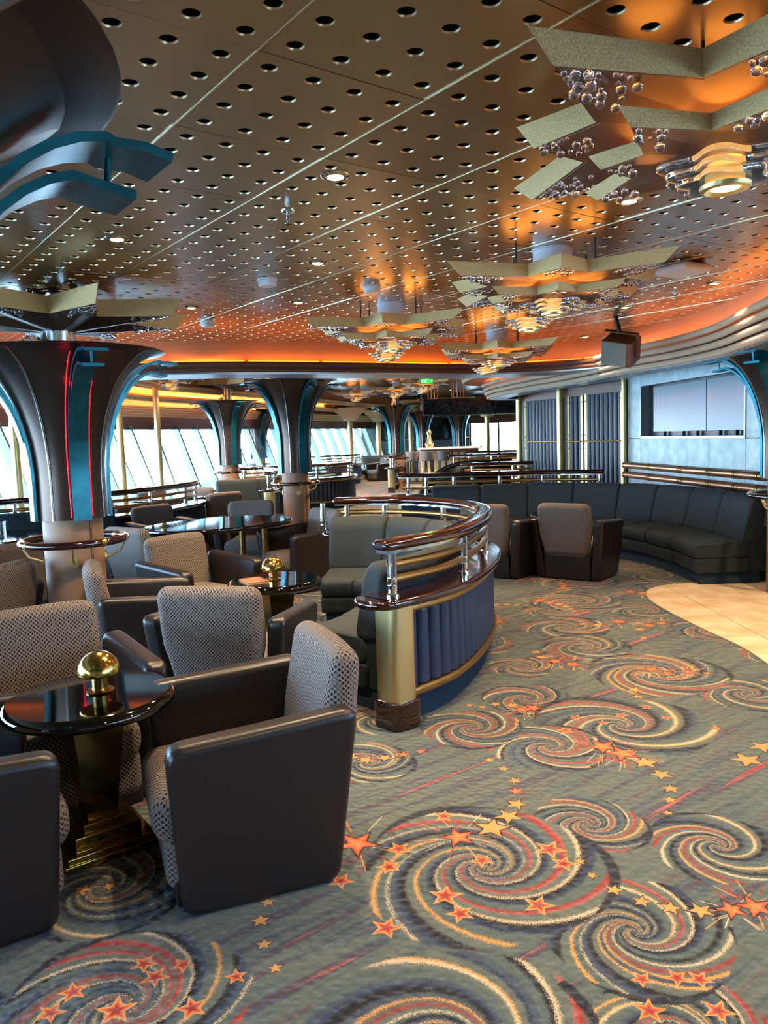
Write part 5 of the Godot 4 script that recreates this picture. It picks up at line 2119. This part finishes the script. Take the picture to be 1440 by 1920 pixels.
func wall_things() -> void:
	var off := wall.length - Vector2(0.31, 3.6).length()
	var at := func(u: float) -> float: return off + u * 3.613
	# recessed screen
	var o := thing("wall_screen", "grey-blue double screen recessed in the silver wall", "screen")
	var s0: float = at.call(0.114)
	var s1: float = at.call(0.868)
	var b := MB.new()
	b.sweep(wall, s0, s1, rect(-0.128, -0.118, 1.40, 2.155), 2.0)
	part("recess", b, M["black metal"], o)
	var fr := [[s0, s1, 1.395, 1.425], [s0, s1, 2.13, 2.16], [s0, s0 + 0.025, 1.425, 2.13], [s1 - 0.025, s1, 1.425, 2.13]]
	for f in fr:
		b = MB.new()
		b.sweep(wall, f[0], f[1], rect(-0.12, 0.012, f[2], f[3]), 2.0)
		part("frame", b, M["aluminium"], o)
	for q in [[0.122, 0.374], [0.38, 0.782]]:
		b = MB.new()
		b.sweep(wall, at.call(q[0]), at.call(q[1]), rect(-0.075, -0.05, 1.487, 2.095), 2.0)
		part("display", b, M["screen"], o)
	for u in [0.2, 0.3, 0.45, 0.55, 0.7]:
		b = MB.new()
		b.sweep(wall, at.call(u), at.call(u) + 0.03, rect(-0.1, -0.06, 1.425, 1.49), 2.0)
		part("mount", b, M["dark grey"], o)
	# two bronze pipes along the wall
	for k in 2:
		var y: float = [1.005, 0.865][k]
		var p := thing("bumper_pipe", ["upper", "lower"][k] + " bronze pipe with ribbed collars along the silver wall above the banquette", "pipe", Vector3.ZERO, 0.0, "bronze wall pipes")
		var cuts := [-0.22, 0.0, 0.123, 0.279, 0.477, 0.731, 0.985]
		for j in cuts.size() - 1:
			b = MB.new()
			b.tube(wall.line(0.075, y, at.call(cuts[j]) + 0.012, at.call(cuts[j + 1]) - 0.012, 3.0), 0.046, 18)
			part("pipe_length", b, M["bronze pipe"], p)
			for e in [-0.055, -0.02, 0.02, 0.055]:
				b = MB.new()
				var sc: float = at.call(cuts[j + 1]) + e
				if j == cuts.size() - 2 and e > 0:
					continue
				b.tube(wall.line(0.075, y, sc - 0.012, sc + 0.012, 1.0), 0.050 if absf(e) > 0.03 else 0.047, 18)
				part("collar", b, M["dull brass"], p)

func far_things() -> void:
	# the hanging black pelmet and the copper cage over the stairwell
	var o := thing("black_pelmet", "glossy black rectangular pelmet hanging over the stairwell", "pelmet", Vector3(1.98, 2.15, -17.0), 0.0)
	var b := MB.new()
	b.rbox(Vector3.ZERO, Vector3(2.1, 0.34, 0.3), 0.01, 1)
	part("fascia", b, M["black gloss"], o)
	b = MB.new()
	b.rbox(Vector3(0.1, -0.18, -0.05), Vector3(1.9, 0.03, 0.2), 0.005, 1)
	part("lower_rail", b, M["black metal"], o)
	var cage := thing("copper_cage", "upright copper rods and ladders standing over the black pelmet", "cage", Vector3(0, 2.32, -17.0))
	for x in [1.05, 1.12, 1.19, 1.26, 1.56, 1.60, 1.68, 1.75, 1.83, 2.28, 2.31]:
		b = MB.new()
		b.tube(PackedVector3Array([Vector3(x, 0, 0), Vector3(x, 0.66, 0)]), 0.011, 6)
		part("rod", b, M["copper"], cage)
	for y in [0.14, 0.36, 0.58]:
		b = MB.new()
		b.tube(PackedVector3Array([Vector3(1.05, y, 0.03), Vector3(1.85, y, 0.03)]), 0.009, 6)
		part("crossbar", b, M["copper"], cage)
	# the bar
	var bar := thing("bar_counter", "pale stone topped bar counter behind the stools", "bar")
	b = MB.new()
	var top := rounded([V(1.2, 26.2), V(3.4, 26.0), V(3.4, 26.7), V(1.2, 26.9)], 0.2, 4)
	b.extrude(top, 1.06, 1.13, 0.012, 2, func(p: Vector3) -> Vector3: return Vector3(p.x, p.z, -p.y))
	part("counter_top", b, M["bar stone"], bar)
	b = MB.new()
	b.rbox(Vector3(2.3, 0.53, -26.6), Vector3(2.0, 1.06, 0.3), 0.02, 1)
	part("counter_front", b, M["wood panel"], bar)
	for k in 9:
		b = MB.new()
		b.rbox(Vector3(1.4 + 0.22 * k, 0.6, -26.43), Vector3(0.16, 0.7, 0.03), 0.008, 1)
		part("front_panel", b, M["roll cream"], bar)
	var st := thing("bar_stool", "grey tub bar stool beside the aisle column, first of the row", "stool", Vector3(1.0, 0, -25.6), 0.2, "grey bar stools")
	b = MB.new()
	b.lathe(PackedVector2Array([V(0.0, 0.70), V(0.18, 0.70), V(0.22, 0.74), V(0.235, 0.98), V(0.225, 1.03), V(0.20, 1.03), V(0.195, 0.80), V(0.0, 0.80)]), 24)
	part("tub", b, M["stool grey"], st)
	for k in 4:
		b = MB.new()
		var g := PI / 4.0 + PI / 2.0 * k
		b.tube(PackedVector3Array([Vector3(0.14 * cos(g), 0.70, 0.14 * sin(g)), Vector3(0.2 * cos(g), 0.0, 0.2 * sin(g))]), 0.018, 6)
		part("leg", b, M["black metal"], st)
	b = MB.new()
	var fr := PackedVector3Array()
	for k in 20:
		fr.append(Vector3(0.185 * cos(TAU * k / 20), 0.25, 0.185 * sin(TAU * k / 20)))
	b.tube(fr, 0.009, 6, true)
	part("foot_ring", b, M["chrome"], st)
	dup(st, Vector3(1.5, 0, -25.5), 0.1, "grey tub bar stool in the middle of the row of three", "grey bar stools")
	dup(st, Vector3(2.0, 0, -25.4), 0.0, "grey tub bar stool nearest the rail, last of the row", "grey bar stools")
	var j := thing("glass_jar", "pale jar standing on the bar before the forward wall", "jar", Vector3(1.62, 1.13, -26.4))
	b = MB.new()
	b.lathe(PackedVector2Array([V(0.0, 0.0), V(0.12, 0.0), V(0.15, 0.12), V(0.08, 0.25), V(0.05, 0.4), V(0.09, 0.52), V(0.05, 0.6), V(0.0, 0.6)]), 20)
	part("body", b, M["champagne"], j)
	for k in 2:
		var s := thing("far_screen", ["dark screen on the forward wall between the distant columns", "dark screen on the forward wall beside the aisle column"][k], "screen", Vector3([2.05, 0.3][k], 1.78, -30.85), 0.0, "dark wall screens")
		b = MB.new()
		b.rbox(Vector3.ZERO, Vector3(1.5 - 0.5 * k, 0.85, 0.08), 0.01, 1)
		part("frame", b, M["black metal"], s)
		b = MB.new()
		b.box(Vector3(0, 0, 0.042), Vector3(1.36 - 0.5 * k, 0.72, 0.006))
		part("display", b, M["black glass"], s)
	# white camera housings on the low ceiling by the padded wall
	var cm := thing("security_camera", "white security camera left of the thick gold pole", "camera", Vector3(2.75, 2.40, -12.6), -0.5, "white cameras")
	b = MB.new()
	b.rbox(Vector3(0, -0.07, 0), Vector3(0.16, 0.09, 0.11), 0.03, 2)
	part("housing", b, M["white plastic"], cm)
	b = MB.new()
	b.tube(PackedVector3Array([Vector3(0.04, -0.03, 0), Vector3(0.04, 0, 0)]), 0.02, 8)
	part("mount", b, M["white plastic"], cm)
	dup(cm, Vector3(3.05, 2.40, -11.9), -0.3, "white security camera right of the thick gold pole", "white cameras")

func _ready() -> void:
	rng.seed = 7
	stage()
	materials()
	glow("led blue", Color(0.1, 0.3, 1.0), 3.0)
	room()
	columns()
	canopies()
	booths()
	tables()
	chairs()
	wall_things()
	ceiling_things()
	far_things()
